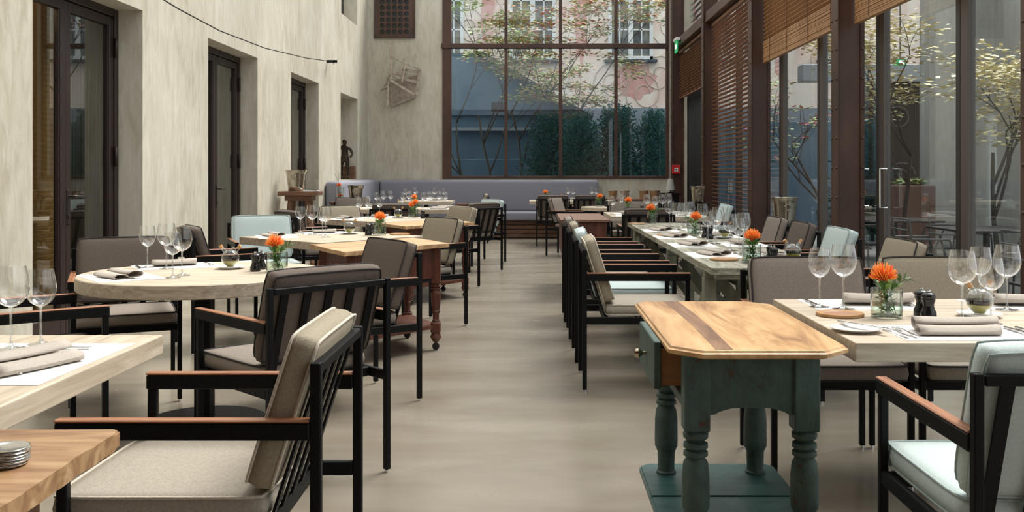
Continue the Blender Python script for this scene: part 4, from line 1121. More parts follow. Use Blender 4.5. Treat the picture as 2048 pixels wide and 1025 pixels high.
vase(1503, 526, 0, 60, 'glass vase with orange protea nearest on the long table'); vase(1388, 471, 0, 170, 'glass vase with orange protea in the middle of the long table'); vase(1304, 446.5, 2, 0, 'glass vase with orange protea at the far end of the long table')
mill(1541, 524, 'black pepper mill, rear one of the nearest pair on the long table'); mill(1548, 528, 'black pepper mill, front one of the nearest pair on the long table'); mill(1410, 476, 'black pepper mill, left one in the middle of the long table'); mill(1420, 478, 'black pepper mill, right one in the middle of the long table')
x, y = at(1586, 524); 
o = mkbox('slate_tray', (x - .08, y - .05, TZ + .0005), (x + .07, y + .05, TZ + .0085), M['lacquer'], None, .002); tag(o, 'black slate tray under the near oil cruet on the long table', 'tray')
CP.put((x, y, TZ + .009), R(10), 'round glass oil cruet on the black tray, near end of the long table')
cruet(1449, 477, 'the middle of the long table')
ring(1448, 521, 'the near end of the long table'); ring(1335, 472, 'the middle of the long table'); ring(1275, 449, 'the far end of the long table')
# white-set right table, far round table, banquette table
for (px, py, b, w) in ((1225, 429, 0, 'leftmost in front'), (1242, 424, 1, 'left of the vase'), (1294, 428, 1, 'right of the vase'), (1311, 429, 0, 'third from right'), (1325, 428, 1, 'second from right'), (1337, 425, 1, 'rightmost')):
    gl(px, py, b, 'wine glass on the white-set right table, ' + w, 'wine glasses on the white-set right table')
vase(1256, 425, 0, 220, 'glass vase with orange protea on the white-set right table'); mill(1284, 425, 'black pepper mill on the white-set right table')
setting(1.15, 11.42, 90, 'the white-set right table, near side left', 0, ns=.8); setting(1.65, 11.42, 90, 'the white-set right table, near side right', 0, ns=.8)
setting(1.15, 11.92, -90, 'the white-set right table, far side left', 0, ns=.8); setting(1.65, 11.92, -90, 'the white-set right table, far side right', 0, ns=.8)
vase(1197.6, 413.5, 0, 120, 'glass vase with orange protea on the far round table'); mill(1212.7, 413.5, 'black pepper mill on the far round table')
for (x, y, b, w) in ((1.28, 14.35, 1, 'left'), (1.38, 14.4, 0, 'right')): (GL if b else GM).put((x, y, ZI), 0, 'wine glass on the far round table, %s one' % w, 'wine glasses on the far round table')
for (x, b, w) in ((.60, 1, 'leftmost'), (.69, 0, 'second from left'), (1.02, 1, 'second from right'), (1.10, 0, 'rightmost')): (GL if b else GM).put((x, 17.6, ZI), 0, 'wine glass on the farthest right table, ' + w, 'wine glasses on the farthest right table')
VP[0].put((.21, 17.6, ZI), 0, 'glass vase with orange protea on the farthest right table'); MP.put((.36, 17.6, ZI), 0, 'black pepper mill on the farthest right table'); CP.put((.52, 17.55, ZI), 0, 'small glass cruet on the farthest right table')
setting(.78, 17.75, -90, 'the farthest right table', 0)

# ------------------------------------------------------------------ buckets, baskets, books
def bucket(label, x, y, z, h=.27, r=.14, group=None, ringh=True):
    t = thing('ice_bucket', label, 'bucket', (x, y, z), 0, group)
    mk('shell', lambda bm: lathe(bm, [(0, 0), (r * .68, 0), (r * .72, .006), (r * .78, h * .3), (r * .90, h * .8), (r * .97, h * .95), (r * 1.04, h * .985), (r * 1.04, h), (r * .96, h), (r * .88, h * .8), (r * .7, .02), (0, .02)], 36), M['nickel'], t, True, 50)
    for s in (-1, 1):
        def hn(bm):
            n = 20; tube(bm, [(s * .001 + .03 * math.cos(2 * PI * k / n), -(r * .90) - .012, h * .66 + .03 * math.sin(2 * PI * k / n)) for k in range(n)], .004, 6, closed=True)
            lathe(bm, [(0, 0), (.014, 0), (.014, -.01), (0, -.012)], 12, (0, -r * .86, h * .78), axis='y')
        if s < 0: mk('ring_handle', hn, M['nickel'], t, True)
    return t
bucket('nickel ice bucket on the tall wooden stool by the left wall', -3.03, 12.6, 1.01)
bucket('nickel ice bucket on the small service table by the banquette', -2.74, 15.18, .80, .25, .125)
bucket('nickel ice bucket in the second window bay behind the long table', 2.50, 9.9, .70, .30, .135)
small_table('small black stand holding the ice bucket in the second window bay', 2.50, 9.9, .32, .32, .70, 'black', 'bucket_stand')
bucket('nickel ice bucket on a black stand beyond the long table', 2.24, 13.6, .82, .24, .10)
small_table('small black stand holding the ice bucket beyond the long table', 2.24, 13.6, .28, .28, .82, 'black', 'bucket_stand')
def books():
    for k, (w, d, a, m, lab) in enumerate(((.20, .15, 10, 'china', 'white magazine lying lowest on the wooden stool'), (.18, .13, -8, 'lacquer', 'dark magazine lying on top of the white one on the stool'))):
        o = thing('magazine', lab, 'magazine', (-2.82 + k * .01, 12.49, 1.0105 + k * .0115), R(a), None)
        mkbox('cover', (-w / 2, -d / 2, .009), (w / 2, d / 2, .011), M[m], o, 0); mkbox('pages', (-w / 2 + .002, -d / 2 + .002, 0), (w / 2 - .002, d / 2 - .002, .009), M['paper'], o, 0)
books()
# tall vase with twigs
def twig_vase():
    t = thing('flower_vase', 'tall glass vase with two orange proteas and bare twigs by the banquette end', 'vase', (-2.98, 15.18, .80))
    mk('vase_glass', lambda bm: lathe(bm, [(0, 0), (.058, 0), (.06, .004), (.06, .22), (.057, .22), (.057, .01), (0, .01)], 28), M['vase_glass'], t, True, 40)
    rnd = random.Random(9)
    for (z, x) in ((.09, .0), (.25, -.02)):
        def hd(bm):
            for k in range(70):
                ph = 2.4 * k; c = 1 - 1.3 * (k + .5) / 70; s = math.sqrt(1 - c * c); d = Vector((s * math.cos(ph), s * math.sin(ph), c)); p = Vector((x, 0, z)); tube(bm, [p + d * .01, p + d * .042], [.003, .0015], 4, mi=k % 2)
        mk('flower_head', hd, [M['orange'], M['orange2']], t)
    def tw(bm):
        tube(bm, [(.01, 0, .02), (-.01, 0, .25), (-.06, .02, .38), (-.10, .02, .44)], [.004, .003, .002, .001], 5); tube(bm, [(-.03, 0, .30), (-.02, .02, .42), (-.05, .02, .48)], [.003, .002, .001], 5)
    mk('twigs', tw, M['twig'], t, True)
    def lv(bm):
        for k in range(40):
            a = rnd.uniform(0, 6.28); z = rnd.uniform(.03, .22); p = Vector((.01 * math.cos(a), .01 * math.sin(a), z)); d = Vector((math.cos(a), math.sin(a), rnd.uniform(.2, 1))).normalized() * .04; s = Vector((-d.y, d.x, 0)) * .25
            bm.faces.new([bm.verts.new(p), bm.verts.new(p + d * .5 + s), bm.verts.new(p + d), bm.verts.new(p + d * .5 - s)])
    o = mk('leaves', lv, M['leaf'], t); o['kind'] = 'stuff'
twig_vase()
for k, (px, w) in enumerate(((1226, .16), (1250, .17), (1288, .18), (1310, .19))):
    x = (px - VX) * 18.3 / F_PX
    t = thing('wicker_basket', 'woven wicker basket on the sideboard, %s' % ['leftmost', 'second from left', 'second from right', 'rightmost'][k], 'basket', (x, 18.3, .76))
    mk('body', lambda bm: lathe(bm, [(0, 0), (w * .42, 0), (w * .46, .05), (w * .5, .15), (w * .47, .15), (w * .42, .02), (0, .015)], 24), M['wicker'], t, True, 50)
    mk('rim', lambda bm: tube(bm, [(w * .49 * math.cos(2 * PI * q / 24), w * .49 * math.sin(2 * PI * q / 24), .155) for q in range(24)], .009, 6, closed=True), M['cream_pipe'], t, True)
def host():
    t = thing('host_stand', 'black cabinet in the far right corner below the fire alarm', 'cabinet', (2.38, 17.6, 0))
    mkbox('body', (-.16, -.2, 0), (.16, .2, .86), M['black'], t); mkbox('top', (-.19, -.23, .86), (.19, .23, .885), M['lacquer'], t)
    l = thing('table_lamp', 'small lamp with grey conical shade on the black corner cabinet', 'lamp', (2.42, 17.6, .885))
    mk('base', lambda bm: lathe(bm, [(0, 0), (.05, 0), (.05, .01), (.01, .02), (.01, .05), (0, .05)], 20), M['black'], l, True, 40)
    mk('lamp_shade', lambda bm: lathe(bm, [(.085, .05), (.045, .25), (.043, .25), (.083, .05)], 28), M['shade'], l, True, 50)
host()

# ------------------------------------------------------------------ wall fittings
def vent():
    x0, x1 = -3.14, -2.34; nx, nz = 5, 8; cw = .118; mrg = (x1 - x0 - nx * cw) / 2; z0 = 3.88
    t = struct(mkbox('trim_11', (x0, YB - .005, z0), (x1, YB, ZT - .05), M['lacquer'], bev=0))  # black sheet in place of the shade inside the vent holes
    def vp(bm):
        y = YB - .03
        def quad(a, b, c, d): bm.faces.new([bm.verts.new((p[0], y, p[1])) for p in (a, b, c, d)])
        zt = z0 + .06 + nz * cw
        quad((x0, z0), (x1, z0), (x1, z0 + .06), (x0, z0 + .06)); quad((x0, zt), (x1, zt), (x1, ZT - .05), (x0, ZT - .05))
        quad((x0, z0 + .06), (x0 + mrg, z0 + .06), (x0 + mrg, zt), (x0, zt)); quad((x1 - mrg, z0 + .06), (x1, z0 + .06), (x1, zt), (x1 - mrg, zt))
        for i in range(nx):
            for j in range(nz):
                cx = x0 + mrg + (i + .5) * cw; cz = z0 + .06 + (j + .5) * cw; n = 24; r = cw * .40; h = cw / 2
                inn = []; outr = []
                for k in range(n):
                    a = 2 * PI * k / n + PI / 4; c, s = math.cos(a), math.sin(a); m = max(abs(c), abs(s))
                    inn.append(bm.verts.new((cx + r * c, y, cz + r * s))); outr.append(bm.verts.new((cx + h * c / m, y, cz + h * s / m)))
                for k in range(n): bm.faces.new((inn[k], inn[(k + 1) % n], outr[(k + 1) % n], outr[k]))
        bmesh.ops.remove_doubles(bm, verts=bm.verts[:], dist=1e-4)
    g = mk('vent_grille', vp, M['corten'], t); md = g.modifiers.new('t', 'SOLIDIFY'); md.thickness = .02; md.offset = 1
vent()
def sculpture():
    # splintered wooden stair fragment hung on the back wall
    k = YB / F_PX
    def W(px, py, d): return ((px - VX) * k + 2.62, -d, EYE + (VY - py) * k - 2.6)
    t = thing('wall_sculpture', 'grey driftwood stair fragment hung on the back wall below the vent', 'sculpture', (-2.62, YB - .02, 2.6))
    def S(name, a, b, w, d): mk(name, lambda bm: bar(bm, a, b, w, d, .003), M['drift'], t)
    S('post', W(783, 86, .22), W(787, 162, .22), .055, .05); S('post', W(780, 168, .20), W(779, 213, .20), .05, .045)
    S('handrail', W(788, 118, .24), W(843, 142, .20), .04, .03); S('handrail', W(786, 164, .26), W(834, 193, .30), .06, .04)
    S('baluster', W(813, 133, .22), W(807, 168, .24), .07, .03); S('baluster', W(843, 142, .20), W(836, 194, .28), .035, .03)
    for i in range(5):
        S('baluster', W(786 + i * 3, 166 + i * 1.5, .26), W(784 + i * 12, 208 - i * 4, .10), .022, .02)
    for (a, b, c, d) in ((790, 155, 840, 168), (788, 148, 842, 152), (800, 140, 842, 146)): S('tread', W(a, b, .18), W(c, d, .14), .035, .05)
    def panel(bm):
        pts = [W(781, 165, .04), W(838, 150, .04), W(832, 196, .04), W(784, 214, .04)]
        a = [bm.verts.new(p) for p in pts]; b = [bm.verts.new((p[0], p[1] + .03, p[2])) for p in pts]
        bm.faces.new(a); bm.faces.new(b[::-1])
        for i in range(4): bm.faces.new((a[i], b[i], b[(i + 1) % 4], a[(i + 1) % 4]))
    mk('back_panel', panel, M['drift'], t)
    S('splinter', W(763, 182, .10), W(790, 168, .16), .06, .03); S('splinter', W(770, 175, .08), W(782, 150, .12), .03, .02)
sculpture()
def statue():
    t = thing('statuette', 'dark bronze figure standing in the wall niche', 'statue', (-3.42, 17.85, 1.121), R(-8))
    t.scale = (1.15, 1.15, 1.05)
    mkbox('base', (-.10, -.09, 0), (.10, .09, .02), M['bronze'], t)
    V = [(0, 0, .36), (0, 0, .43), (0, 0, .52), (0, 0, .565), (0, -.005, .60), (0, -.012, .645), (0, -.012, .69),
         (-.085, 0, .535), (-.125, .0, .44), (-.10, -.06, .37), (.085, 0, .535), (.125, .0, .44), (.10, -.06, .37),
         (-.045, -.005, .33), (-.055, -.02, .19), (-.05, 0, .05), (-.05, -.04, .03), (.045, -.005, .33), (.055, -.03, .19), (.06, 0, .05), (.06, -.04, .03)]
    E = [(0, 1), (1, 2), (2, 3), (3, 4), (4, 5), (5, 6), (3, 7), (7, 8), (8, 9), (3, 10), (10, 11), (11, 12), (0, 13), (13, 14), (14, 15), (15, 16), (0, 17), (17, 18), (18, 19), (19, 20)]
    rad = [.062, .055, .070, .055, .024, .045, .036, .030, .024, .018, .030, .024, .018, .044, .032, .020, .015, .044, .032, .020, .015]
    me = bpy.data.meshes.new('body'); me.from_pydata(V, E, []); o = link('body', me, t, M['bronze'])
    md = o.modifiers.new('skin', 'SKIN'); sv = me.skin_vertices[0].data
    for i, r in enumerate(rad): sv[i].radius = (r, r * .85)
    sv[0].use_root = True
    md.use_smooth_shade = True
    s = o.modifiers.new('sub', 'SUBSURF'); s.levels = 2; s.render_levels = 2
    bl = mkbox('wooden_block', (-3.50, 18.02, 1.121), (-3.28, 18.18, 1.36), M['brown_wood'], None); tag(bl, 'small wooden block beside the bronze figure in the niche', 'block')
statue()
def cable():
    pts = [(-3.10, 8.0, 2.71), (-3.10, 8.6, 2.675), (-3.10, 9.76, 2.645), (-3.10, 11.4, 2.68), (-3.10, 13.4, 2.80), (-3.14, 14.9, 2.93), (-3.17, 15.6, 3.0)]
    # extend back past the frame, then smooth
    pts = [(-3.12, 5.6, 2.95), (-3.11, 6.8, 2.81)] + pts
    fine = []
    for i in range(len(pts) - 1):
        for q in range(6):
            f = q / 6; fine.append(tuple(pts[i][k] * (1 - f) + pts[i + 1][k] * f for k in range(3)))
    fine.append(pts[-1])
    t = thing('string_cable', 'thin dark cable sagging along the left wall above the doors', 'cable', (-3.17, 15.6, 3.0))
    fine = [(a + 3.17, b - 15.6, c - 3.0) for a, b, c in fine]
    mk('wire', lambda bm: tube(bm, fine, .006, 6), M['black'], t, True)
    mk('bracket', lambda bm: (box(bm, (-.10, -.02, -.02), (.06, .02, .02), .003), tube(bm, [(0, 0, 0), (.02, -.05, -.05)], .006, 6)), M['black'], t)
cable()
def alarm():
    y = 19.04; x = 2.72
    t = thing('fire_alarm', 'red fire alarm call point on the far corner column', 'fire alarm', (x, 19.05, 1.30))
    mkbox('housing', (-.075, -.045, -.08), (.075, 0, .09), M['red_box'], t, .006); mkbox('window', (-.035, -.050, -.035), (.035, -.045, .035), M['white'], t, .002); mkbox('button', (-.014, -.055, -.014), (.014, -.050, .014), M['black'], t)
    e = thing('exit_sign', 'green and white exit sign hung near the far corner column', 'sign', (2.62, 18.3, 3.60))
    mkbox('panel', (-.012, -.14, -.14), (.012, .14, .08), M['sign_green'], e); mkbox('arrow', (-.015, -.09, -.07), (-.0125, .05, .01), M['sign_white'], e, 0); mkbox('housing', (-.03, -.16, .08), (.055, .16, .13), M['white'], e)
alarm()
def bistro_rafters():
    # steel rafters carrying the glazed roof above the frame
    for k, y in enumerate((5.3, 8.75, 12.2, 15.65)):
        struct(mkbox('trim_%d' % (12 + k), (-3.27, y - .05, ZT - .02), (3.1, y + .05, ZT + .16), M['corten'], bev=0))
bistro_rafters()

# ------------------------------------------------------------------ courtyard beyond the glass
def leafcloud(bm, blobs, n, size, mats, rnd, flat=.5):
    for k in range(n):
        (cx, cy, cz, rx, ry, rz) = rnd.choice(blobs)
        while True:
            u, v, w = rnd.uniform(-1, 1), rnd.uniform(-1, 1), rnd.uniform(-1, 1)
            if u * u + v * v + w * w < 1: break
        p = Vector((cx + u * rx, cy + v * ry, cz + w * rz)); s = size * rnd.uniform(.6, 1.3)
        a = rnd.uniform(0, 2 * PI); d = Vector((math.cos(a), math.sin(a), rnd.uniform(-flat, flat))).normalized(); e = d.cross(Vector((rnd.uniform(-.6, .6), rnd.uniform(-.6, .6), 1))).normalized()
        f = bm.faces.new([bm.verts.new(p - d * s), bm.verts.new(p + e * s * .5), bm.verts.new(p + d * s), bm.verts.new(p - e * s * .5)])
        f.material_index = rnd.randrange(mats) 
def branch(bm, p, d, L, r, depth, rnd, ends):
    pts = [Vector(p)]; q = Vector(p); dd = Vector(d).normalized()
    for k in range(4):
        dd = (dd + Vector((rnd.uniform(-.22, .22), rnd.uniform(-.22, .22), rnd.uniform(-.05, .18)))).normalized(); q = q + dd * L / 4; pts.append(q.copy())
    tube(bm, pts, [r, r * .85, r * .75, r * .65, r * .5], 6)
    ends.append(q.copy())
    if depth > 0:
        for k in range(3 if depth > 1 else 2):
            i = rnd.choice((2, 3, 4)); a = rnd.uniform(0, 2 * PI)
            nd = (dd + Vector((math.cos(a), math.sin(a), rnd.uniform(-.1, .6))) * .8).normalized()
            branch(bm, pts[i], nd, L * .68, r * .55, depth - 1, rnd, ends)
def maple(label, x, y, h, seed, mats, n=1600, spread=.5, lean=(0, 0), size=.05, name='maple_tree', grp=None, zshift=0., cat='tree'):
    rnd = random.Random(seed)
    t = thing(name, label, cat, (x, y, 0), 0, grp)
    ends = []; bm = B(); branch(bm, (0, 0, 0), (lean[0], lean[1], 1), h * .55, .035, 3, rnd, ends)
    fin('trunk', bm, M['bark'], t, True)
    bm = B(); blobs = [(e.x, e.y, e.z + zshift, spread, spread, spread * .30) for e in ends[1:]]
    leafcloud(bm, blobs, n, size, len(mats), rnd, .3)
    o = fin('foliage', bm, [M[m] for m in mats], t); o['kind'] = 'stuff'
def shrub(label, x, y, h, w, seed, z0=0.):
    rnd = random.Random(seed); t = thing('conifer_shrub', label, 'shrub', (x, y, z0))
    mk('stem', lambda bm: tube(bm, [(0, 0, 0), (.02, 0, h * .6)], [.04, .02], 6), M['bark'], t, True)
    bm = B()
    for k in range(620):
        a = rnd.uniform(0, 2 * PI); z = rnd.uniform(.05, .95) * h; rr = w * (1 - (z / h) ** 2.2) ** .5 * rnd.uniform(.5, 1.)
        p = Vector((0, 0, z * .8)); q = Vector((rr * math.cos(a), rr * math.sin(a), z + .12 * h))
        for j in range(14):
            f = .35 + .65 * j / 13; c = p.lerp(q, f); sd = Vector((rnd.uniform(-1, 1), rnd.uniform(-1, 1), rnd.uniform(-.4, 1))).normalized() * .10; e = (q - p).normalized() * .018
            fc = bm.faces.new([bm.verts.new(c - e), bm.verts.new(c + sd * .5 + e), bm.verts.new(c + sd), bm.verts.new(c + sd * .5 - e)]); fc.material_index = rnd.randrange(2)
    o = fin('foliage', bm, [M['cg1'], M['cg2']], t); o['kind'] = 'stuff'
def facade_window(bt, px0, px1, zb, zt, Yf, seed=0):
    k = Yf / F_PX; x0 = (px0 - VX) * k; x1 = (px1 - VX) * k; w = x1 - x0
    ox, oy = bt.location.x, bt.location.y
    def bx(bm, a, b, bev=.01): box(bm, (a[0] - ox, a[1] - oy, a[2]), (b[0] - ox, b[1] - oy, b[2]), bev)
    def fr(bm):
        f = .10
        bx(bm, (x0, Yf - .08, zb), (x0 + f, Yf + .02, zt)); bx(bm, (x1 - f, Yf - .08, zb), (x1, Yf + .02, zt)); bx(bm, (x0, Yf - .08, zb), (x1, Yf + .02, zb + f)); bx(bm, (x0, Yf - .08, zt - f), (x1, Yf + .02, zt))
        m = (x0 + x1) / 2; bx(bm, (m - .07, Yf - .09, zb), (m + .07, Yf + .02, zt))
        for q in ((x0 + m) / 2 + .01, (x1 + m) / 2 - .01): bx(bm, (q - .016, Yf - .06, zb + f), (q + .018, Yf + .01, zt - f), 0)
        z = zb + .80
        while z < zt - .2: bx(bm, (x0 + f, Yf - .06, z), (x1 - f, Yf + .01, z + .035), 0); z += .80
    wf = mk('window', fr, M['win_white'], bt)
    mk('pane', lambda bm: bx(bm, (x0 + .05, Yf - .03, zb + .05), (x1 - .05, Yf - .02, zt - .05), 0), M['win_glass'], wf)
    mk('sill', lambda bm: bx(bm, (x0 - .1, Yf - .2, zb - .08), (x1 + .1, Yf, zb)), M['slate'], wf)
def courtyard():
    struct(mkbox('trim_20', (-12, YB + .3, -.14), (20, 40, -.02), M['paving'], bev=0))
    struct(mkbox('trim_21', (3.05, -3, -.14), (20, YB + .3, -.02), M['paving'], bev=0))
    Yf = 27.0
    t = thing('town_house', 'pink painted stucco house with white windows across the courtyard', 'building', (1.5, Yf, 0))
    mk('wall', lambda bm: box(bm, (-9 - 1.5, 0, 3.0), (16 - 1.5, .4, 10)), M['facade'], t)
    mk('ground_floor', lambda bm: box(bm, (-9 - 1.5, -.05, -.02), (16 - 1.5, .4, 3.0)), M['facade_grey'], t)
    zb = EYE + (VY - 120) * Yf / F_PX
    for (a, b) in ((850, 928), (1018, 1112), (1216, 1306), (1420, 1510), (1640, 1730)): facade_window(t, a, b, zb, zb + 2.4, Yf)
    # painted baroque ornaments: flat paint on the wall
    rnd = random.Random(5)
    def orn(bm):
        for (px, zc, w, h) in ((1270, 3.75, .55, .5), (975, 5.6, .18, 1.4), (1162, 5.6, .18, 1.4), (1380, 5.2, .2, 1.2), (1700, 4.2, .6, .5), (1560, 5.0, .2, 1.3)):
            x = (px - VX) * Yf / F_PX - 1.5; n = 24
            vs = [bm.verts.new((x + w * math.cos(2 * PI * k / n) * (1 + .2 * math.sin(k * 2.1)), -.004, zc + h * math.sin(2 * PI * k / n) * (1 + .12 * math.cos(k * 1.7)))) for k in range(n)]; bm.faces.new(vs)
    mk('painted_ornament', orn, M['ornament'], t)
    def scr(bm):
        for (px, zc, s) in ((1225, 3.7, 1), (1318, 3.9, -1), (1290, 3.4, 1), (940, 5.2, 1), (1190, 5.4, -1), (1340, 5.3, 1), (1660, 4.4, 1), (1750, 4.3, -1)):
            x = (px - VX) * Yf / F_PX - 1.5
            pts = [(x + s * (.10 + .05 * q * .32) * math.cos(q * .5) * 1.3, -.012, zc + (.10 + .05 * q * .32) * math.sin(q * .5) * 1.5) for q in range(22)]
            tube(bm, pts, .014, 5)
    mk('painted_scroll', scr, M['scroll'], t)
    # slate gabled annexe in front, left; blue window reflection painted into its colour
    Yg = 24.0; k = Yg / F_PX
    def G(px, py): return ((px - VX) * k, EYE + (VY - py) * k)
    t = thing('annexe', 'slate-blue annexe with a sloping roof behind the left half of the back window', 'building', (-1.5, Yg, 0))
    def ga(bm):
        prof = [G(700, 97), G(955, 108), G(1178, 238), G(1178, 372), (G(700, 0)[0], -.02)]
        prof[3] = (prof[3][0], -.02)
        a = [bm.verts.new((x + 1.5, 0, z)) for x, z in prof]; b = [bm.verts.new((x + 1.5, 1.6, z)) for x, z in prof]
        bm.faces.new(a); bm.faces.new(b[::-1])
        for i in range(5): bm.faces.new((a[i], b[i], b[(i + 1) % 5], a[(i + 1) % 5]))
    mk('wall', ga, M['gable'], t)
    a, b = G(950, 104), G(1184, 240)
    mk('roof_edge', lambda bm: bar(bm, (a[0] + 1.5, -.12, a[1] + .03), (b[0] + 1.5, -.12, b[1] + .03), .30, .10), M['slate'], t)
    c, d = G(900, 226), G(1175, 226)
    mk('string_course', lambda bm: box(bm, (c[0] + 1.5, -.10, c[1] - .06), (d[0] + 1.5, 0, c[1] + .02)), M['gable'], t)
    c, d = G(905, 256), G(1175, 256)
    mk('string_course', lambda bm: box(bm, (c[0] + 1.5, -.22, c[1] - .08), (d[0] + 1.5, 0, c[1] + .0)), M['facade_grey'], t)
    c, d = G(983, 205), G(1012, 228)
    mk('window', lambda bm: box(bm, (c[0] + 1.5, -.03, d[1]), (d[0] + 1.5, 0, c[1])), M['frame_dark'], t)
    # low wall added across to carry the blue reflected in the window
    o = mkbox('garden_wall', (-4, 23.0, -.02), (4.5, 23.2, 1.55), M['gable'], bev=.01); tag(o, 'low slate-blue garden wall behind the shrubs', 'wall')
    for (px, h, w, y, s, lab) in ((1100, 2.45, .80, 21.7, 1, 'blue-green conifer shrub, leftmost behind the back window'), (1160, 2.4, .70, 21.2, 2, 'blue-green conifer shrub, second from left behind the back window'), (1235, 2.6, .85, 21.6, 3, 'blue-green conifer shrub, second from right behind the back window'), (1308, 2.45, .62, 21.4, 4, 'blue-green conifer shrub, rightmost behind the back window')):
        shrub(lab, (px - VX) * y / F_PX, y, h, w, s)
    # ground cover strip
    bm = B(); leafcloud(bm, [(0, 20.2, .40, 2.6, .30, .40)], 1500, .07, 2, random.Random(3)); o = fin('ground_cover', bm, [M['cg1'], M['leaf']], None); tag(o, 'low leafy ground cover just outside the back window', 'plants', kind='stuff')
    for (px, y, h, s, m, lab, n) in ((925, 22.0, 4.3, 11, ('mg1', 'mg2', 'mg1'), 'slim green maple at the left edge of the back window', 1100), (990, 21.6, 4.6, 12, ('mg1', 'mg2', 'mr2', 'mg2'), 'green maple with rust tips, second from left outside', 1300), (1045, 22.3, 4.8, 13, ('mg2', 'mg1', 'mr1', 'mr2'), 'maple turning red behind the middle of the back window', 1400), (1140, 21.8, 4.4, 14, ('mg1', 'mg2', 'mr2'), 'broad green maple behind the middle-right panes', 1500), (1345, 22.3, 5.6, 15, ('mr1', 'mr2'), 'red-leaved maple at the right edge of the back window', 900)):
        maple(lab, (px - VX) * y / F_PX, y, h, s, m, n * 2, .42, size=.058, grp='maples in the courtyard')
    # side court: walls seen through the glazed side
    o = mkbox('court_wall', (7.2, 9.0, -.02), (7.5, 15.5, 6.5), M['grey_wall'], bev=0); tag(o, 'grey rendered wall closing the side courtyard on the right', 'wall')
    o = thing('court_wall', 'grey rendered wall with a pale door surround seen through the nearest bay', 'wall', (7.2, 15.5, 0))
    mkbox('wall', (-1.0, 0, -.02), (2.6, .4, 6.5), M['grey_wall'], o, 0)
    mk('door_surround', lambda bm: (box(bm, (-.12, -.08, 0), (.02, 0, 2.0)), box(bm, (-.12, -.08, 2.0), (1.6, 0, 2.14)), box(bm, (1.46, -.08, 0), (1.6, 0, 2.0))), M['win_white'], o); mkbox('door_panel', (.02, -.02, 0), (1.46, -.005, 2.0), M['grey_wall'], o, 0)
    o = mkbox('concrete_pier', (5.75, 14.4, -.02), (6.15, 14.8, 6.5), M['grey_wall'], bev=.01); tag(o, 'pale concrete pier in the side courtyard', 'pier')
    t = thing('gate_house', 'dark doorway with wrought iron scrolls under a pale beam in the side courtyard', 'gate', (6.3, 17.5, 0))
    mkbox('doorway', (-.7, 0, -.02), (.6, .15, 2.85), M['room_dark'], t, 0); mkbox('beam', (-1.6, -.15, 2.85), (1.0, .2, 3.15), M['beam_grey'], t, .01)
    def scroll(bm):
        for (cx, cz, s, f) in ((-.35, 2.3, .22, 1), (.10, 2.2, .24, -1), (-.25, 1.5, .28, -1), (.15, 1.2, .25, 1), (-.4, .8, .2, 1), (.0, .6, .2, -1)):
            tube(bm, [(cx + f * s * (1 - q / 26) * math.cos(q * .48), -.08, cz + s * (1 - q / 26) * math.sin(q * .48)) for q in range(24)], .014, 5)
        for x in (-.6, -.3, 0, .3): tube(bm, [(x, -.08, 0), (x, -.08, 1.3)], .012, 5)
    mk('iron_scroll', scroll, M['iron'], t, True)
    s = thing('exit_sign', 'green exit sign above the dark doorway in the side courtyard', 'sign', (5.5, 15.0, 0))
    s.location = (5.35, 14.5, 2.86)
    mkbox('panel', (-.09, -.02, -.05), (.09, 0, .05), M['sign_green'], s, 0); mkbox('arrow', (-.02, -.024, -.03), (.06, -.02, .03), M['sign_white'], s, 0); mk('hanger', lambda bm: tube(bm, [(0, -.01, .05), (0, -.01, 3.2)], .008, 6), M['iron'], s)
    p = thing('planter', 'tall brown planter with grasses in the side courtyard', 'planter', (5.0, 13.2, -.02))
    mkbox('box', (-.25, -.25, 0), (.25, .25, 1.10), M['terra'], p, .01)
    bm = B(); leafcloud(bm, [(0, 0, 1.14, .22, .22, .06)], 160, .05, 2, random.Random(8)); o = fin('grasses', bm, [M['leaf_b'], M['mg2']], p); o['kind'] = 'stuff'
    maple('bare-branched tree with cream leaves beyond the nearest bay', 4.65, 12.4, 2.7, 21, ('cl1', 'cl1', 'cl2'), 2600, .42, size=.045, name='courtyard_tree', lean=(.1, -.1))
    maple('cream-leaved tree overhanging at the right edge outside the glass', 5.0, 10.75, 2.7, 23, ('cl1', 'cl1', 'cl2'), 3000, .5, size=.045, name='courtyard_tree')
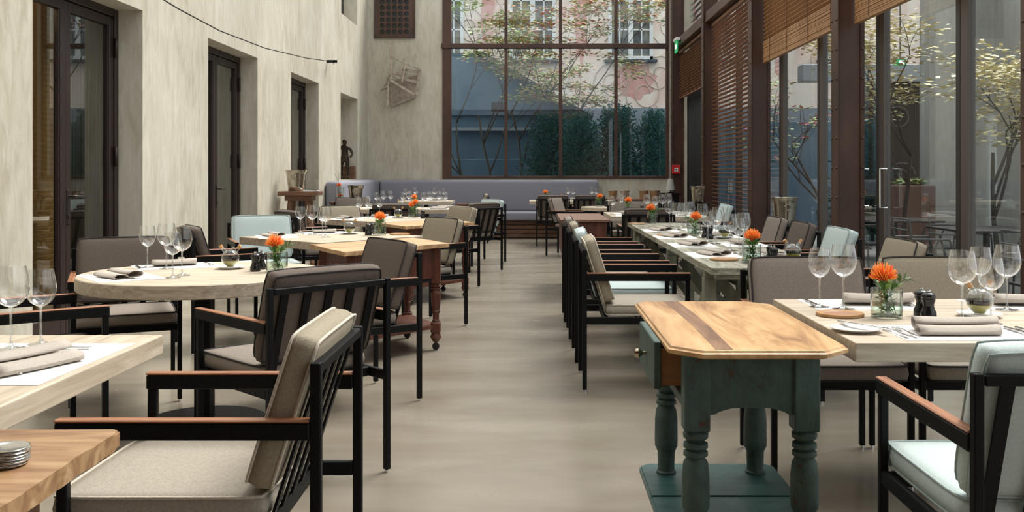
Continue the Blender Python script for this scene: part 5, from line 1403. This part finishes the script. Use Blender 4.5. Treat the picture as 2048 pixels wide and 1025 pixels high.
    maple('pink-flowering crape myrtle beyond the second bay', 4.75, 15.9, 2.7, 25, ('pink', 'mg2', 'mg1'), 500, .2, size=.05, name='flowering_shrub', cat='shrub')
    shrub('green shrub with rose blossoms at the foot of the cream-leaved tree', 4.9, 14.9, 1.9, .6, 9)
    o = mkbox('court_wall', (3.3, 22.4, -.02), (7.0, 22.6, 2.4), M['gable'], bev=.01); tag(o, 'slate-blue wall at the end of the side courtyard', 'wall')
    # terrace furniture
    def tt(x, y, lab):
        t = thing('terrace_table', lab, 'table', (x, y, -.02))
        mkbox('tabletop', (-.4, -.4, .73), (.4, .4, .75), M['frame_dark'], t); mk('column', lambda bm: tube(bm, [(0, 0, .02), (0, 0, .73)], .03, 10), M['iron'], t, True); mkbox('base', (-.22, -.22, 0), (.22, .22, .02), M['iron'], t)
    def tc(x, y, deg, lab):
        t = thing('terrace_chair', lab, 'chair', (x, y, -.02), R(deg))
        for s in (-1, 1):
            mk('leg', lambda bm: tube(bm, [(.40, s * .22, 0), (.38, s * .22, .44)], .011, 6), M['iron'], t, True); mk('leg', lambda bm: tube(bm, [(-.03, s * .22, 0), (0, s * .22, .44), (-.05, s * .21, .84)], .011, 6), M['iron'], t, True)
            mk('armrest', lambda bm: tube(bm, [(-.03, s * .22, .66), (.30, s * .25, .66), (.39, s * .23, .44)], .011, 6), M['iron'], t, True)
        mkbox('seat', (0, -.22, .43), (.42, .22, .45), M['frame_dark'], t)
        mk('backrest', lambda bm: [tube(bm, [(-.05 + .03 * (z - .84) * -1, -.21, z), (-.05, .21, z)], .009, 6) for z in (.84, .74, .64)], M['iron'], t, True)
    k = 0
    for (x, y, w) in ((4.3, 7.2, 'nearest'), (4.2, 9.2, 'middle'), (4.0, 11.0, 'farthest')):
        tt(x, y, 'dark metal terrace table outside the glass, %s of three' % w)
        tc(x - .75, y, 0, 'dark metal terrace chair on the glass side of the %s terrace table' % w); tc(x + .75, y, 180, 'dark metal terrace chair on the courtyard side of the %s terrace table' % w)
        tc(x, y + .75, -90, 'dark metal terrace chair behind the %s terrace table' % w)
courtyard()
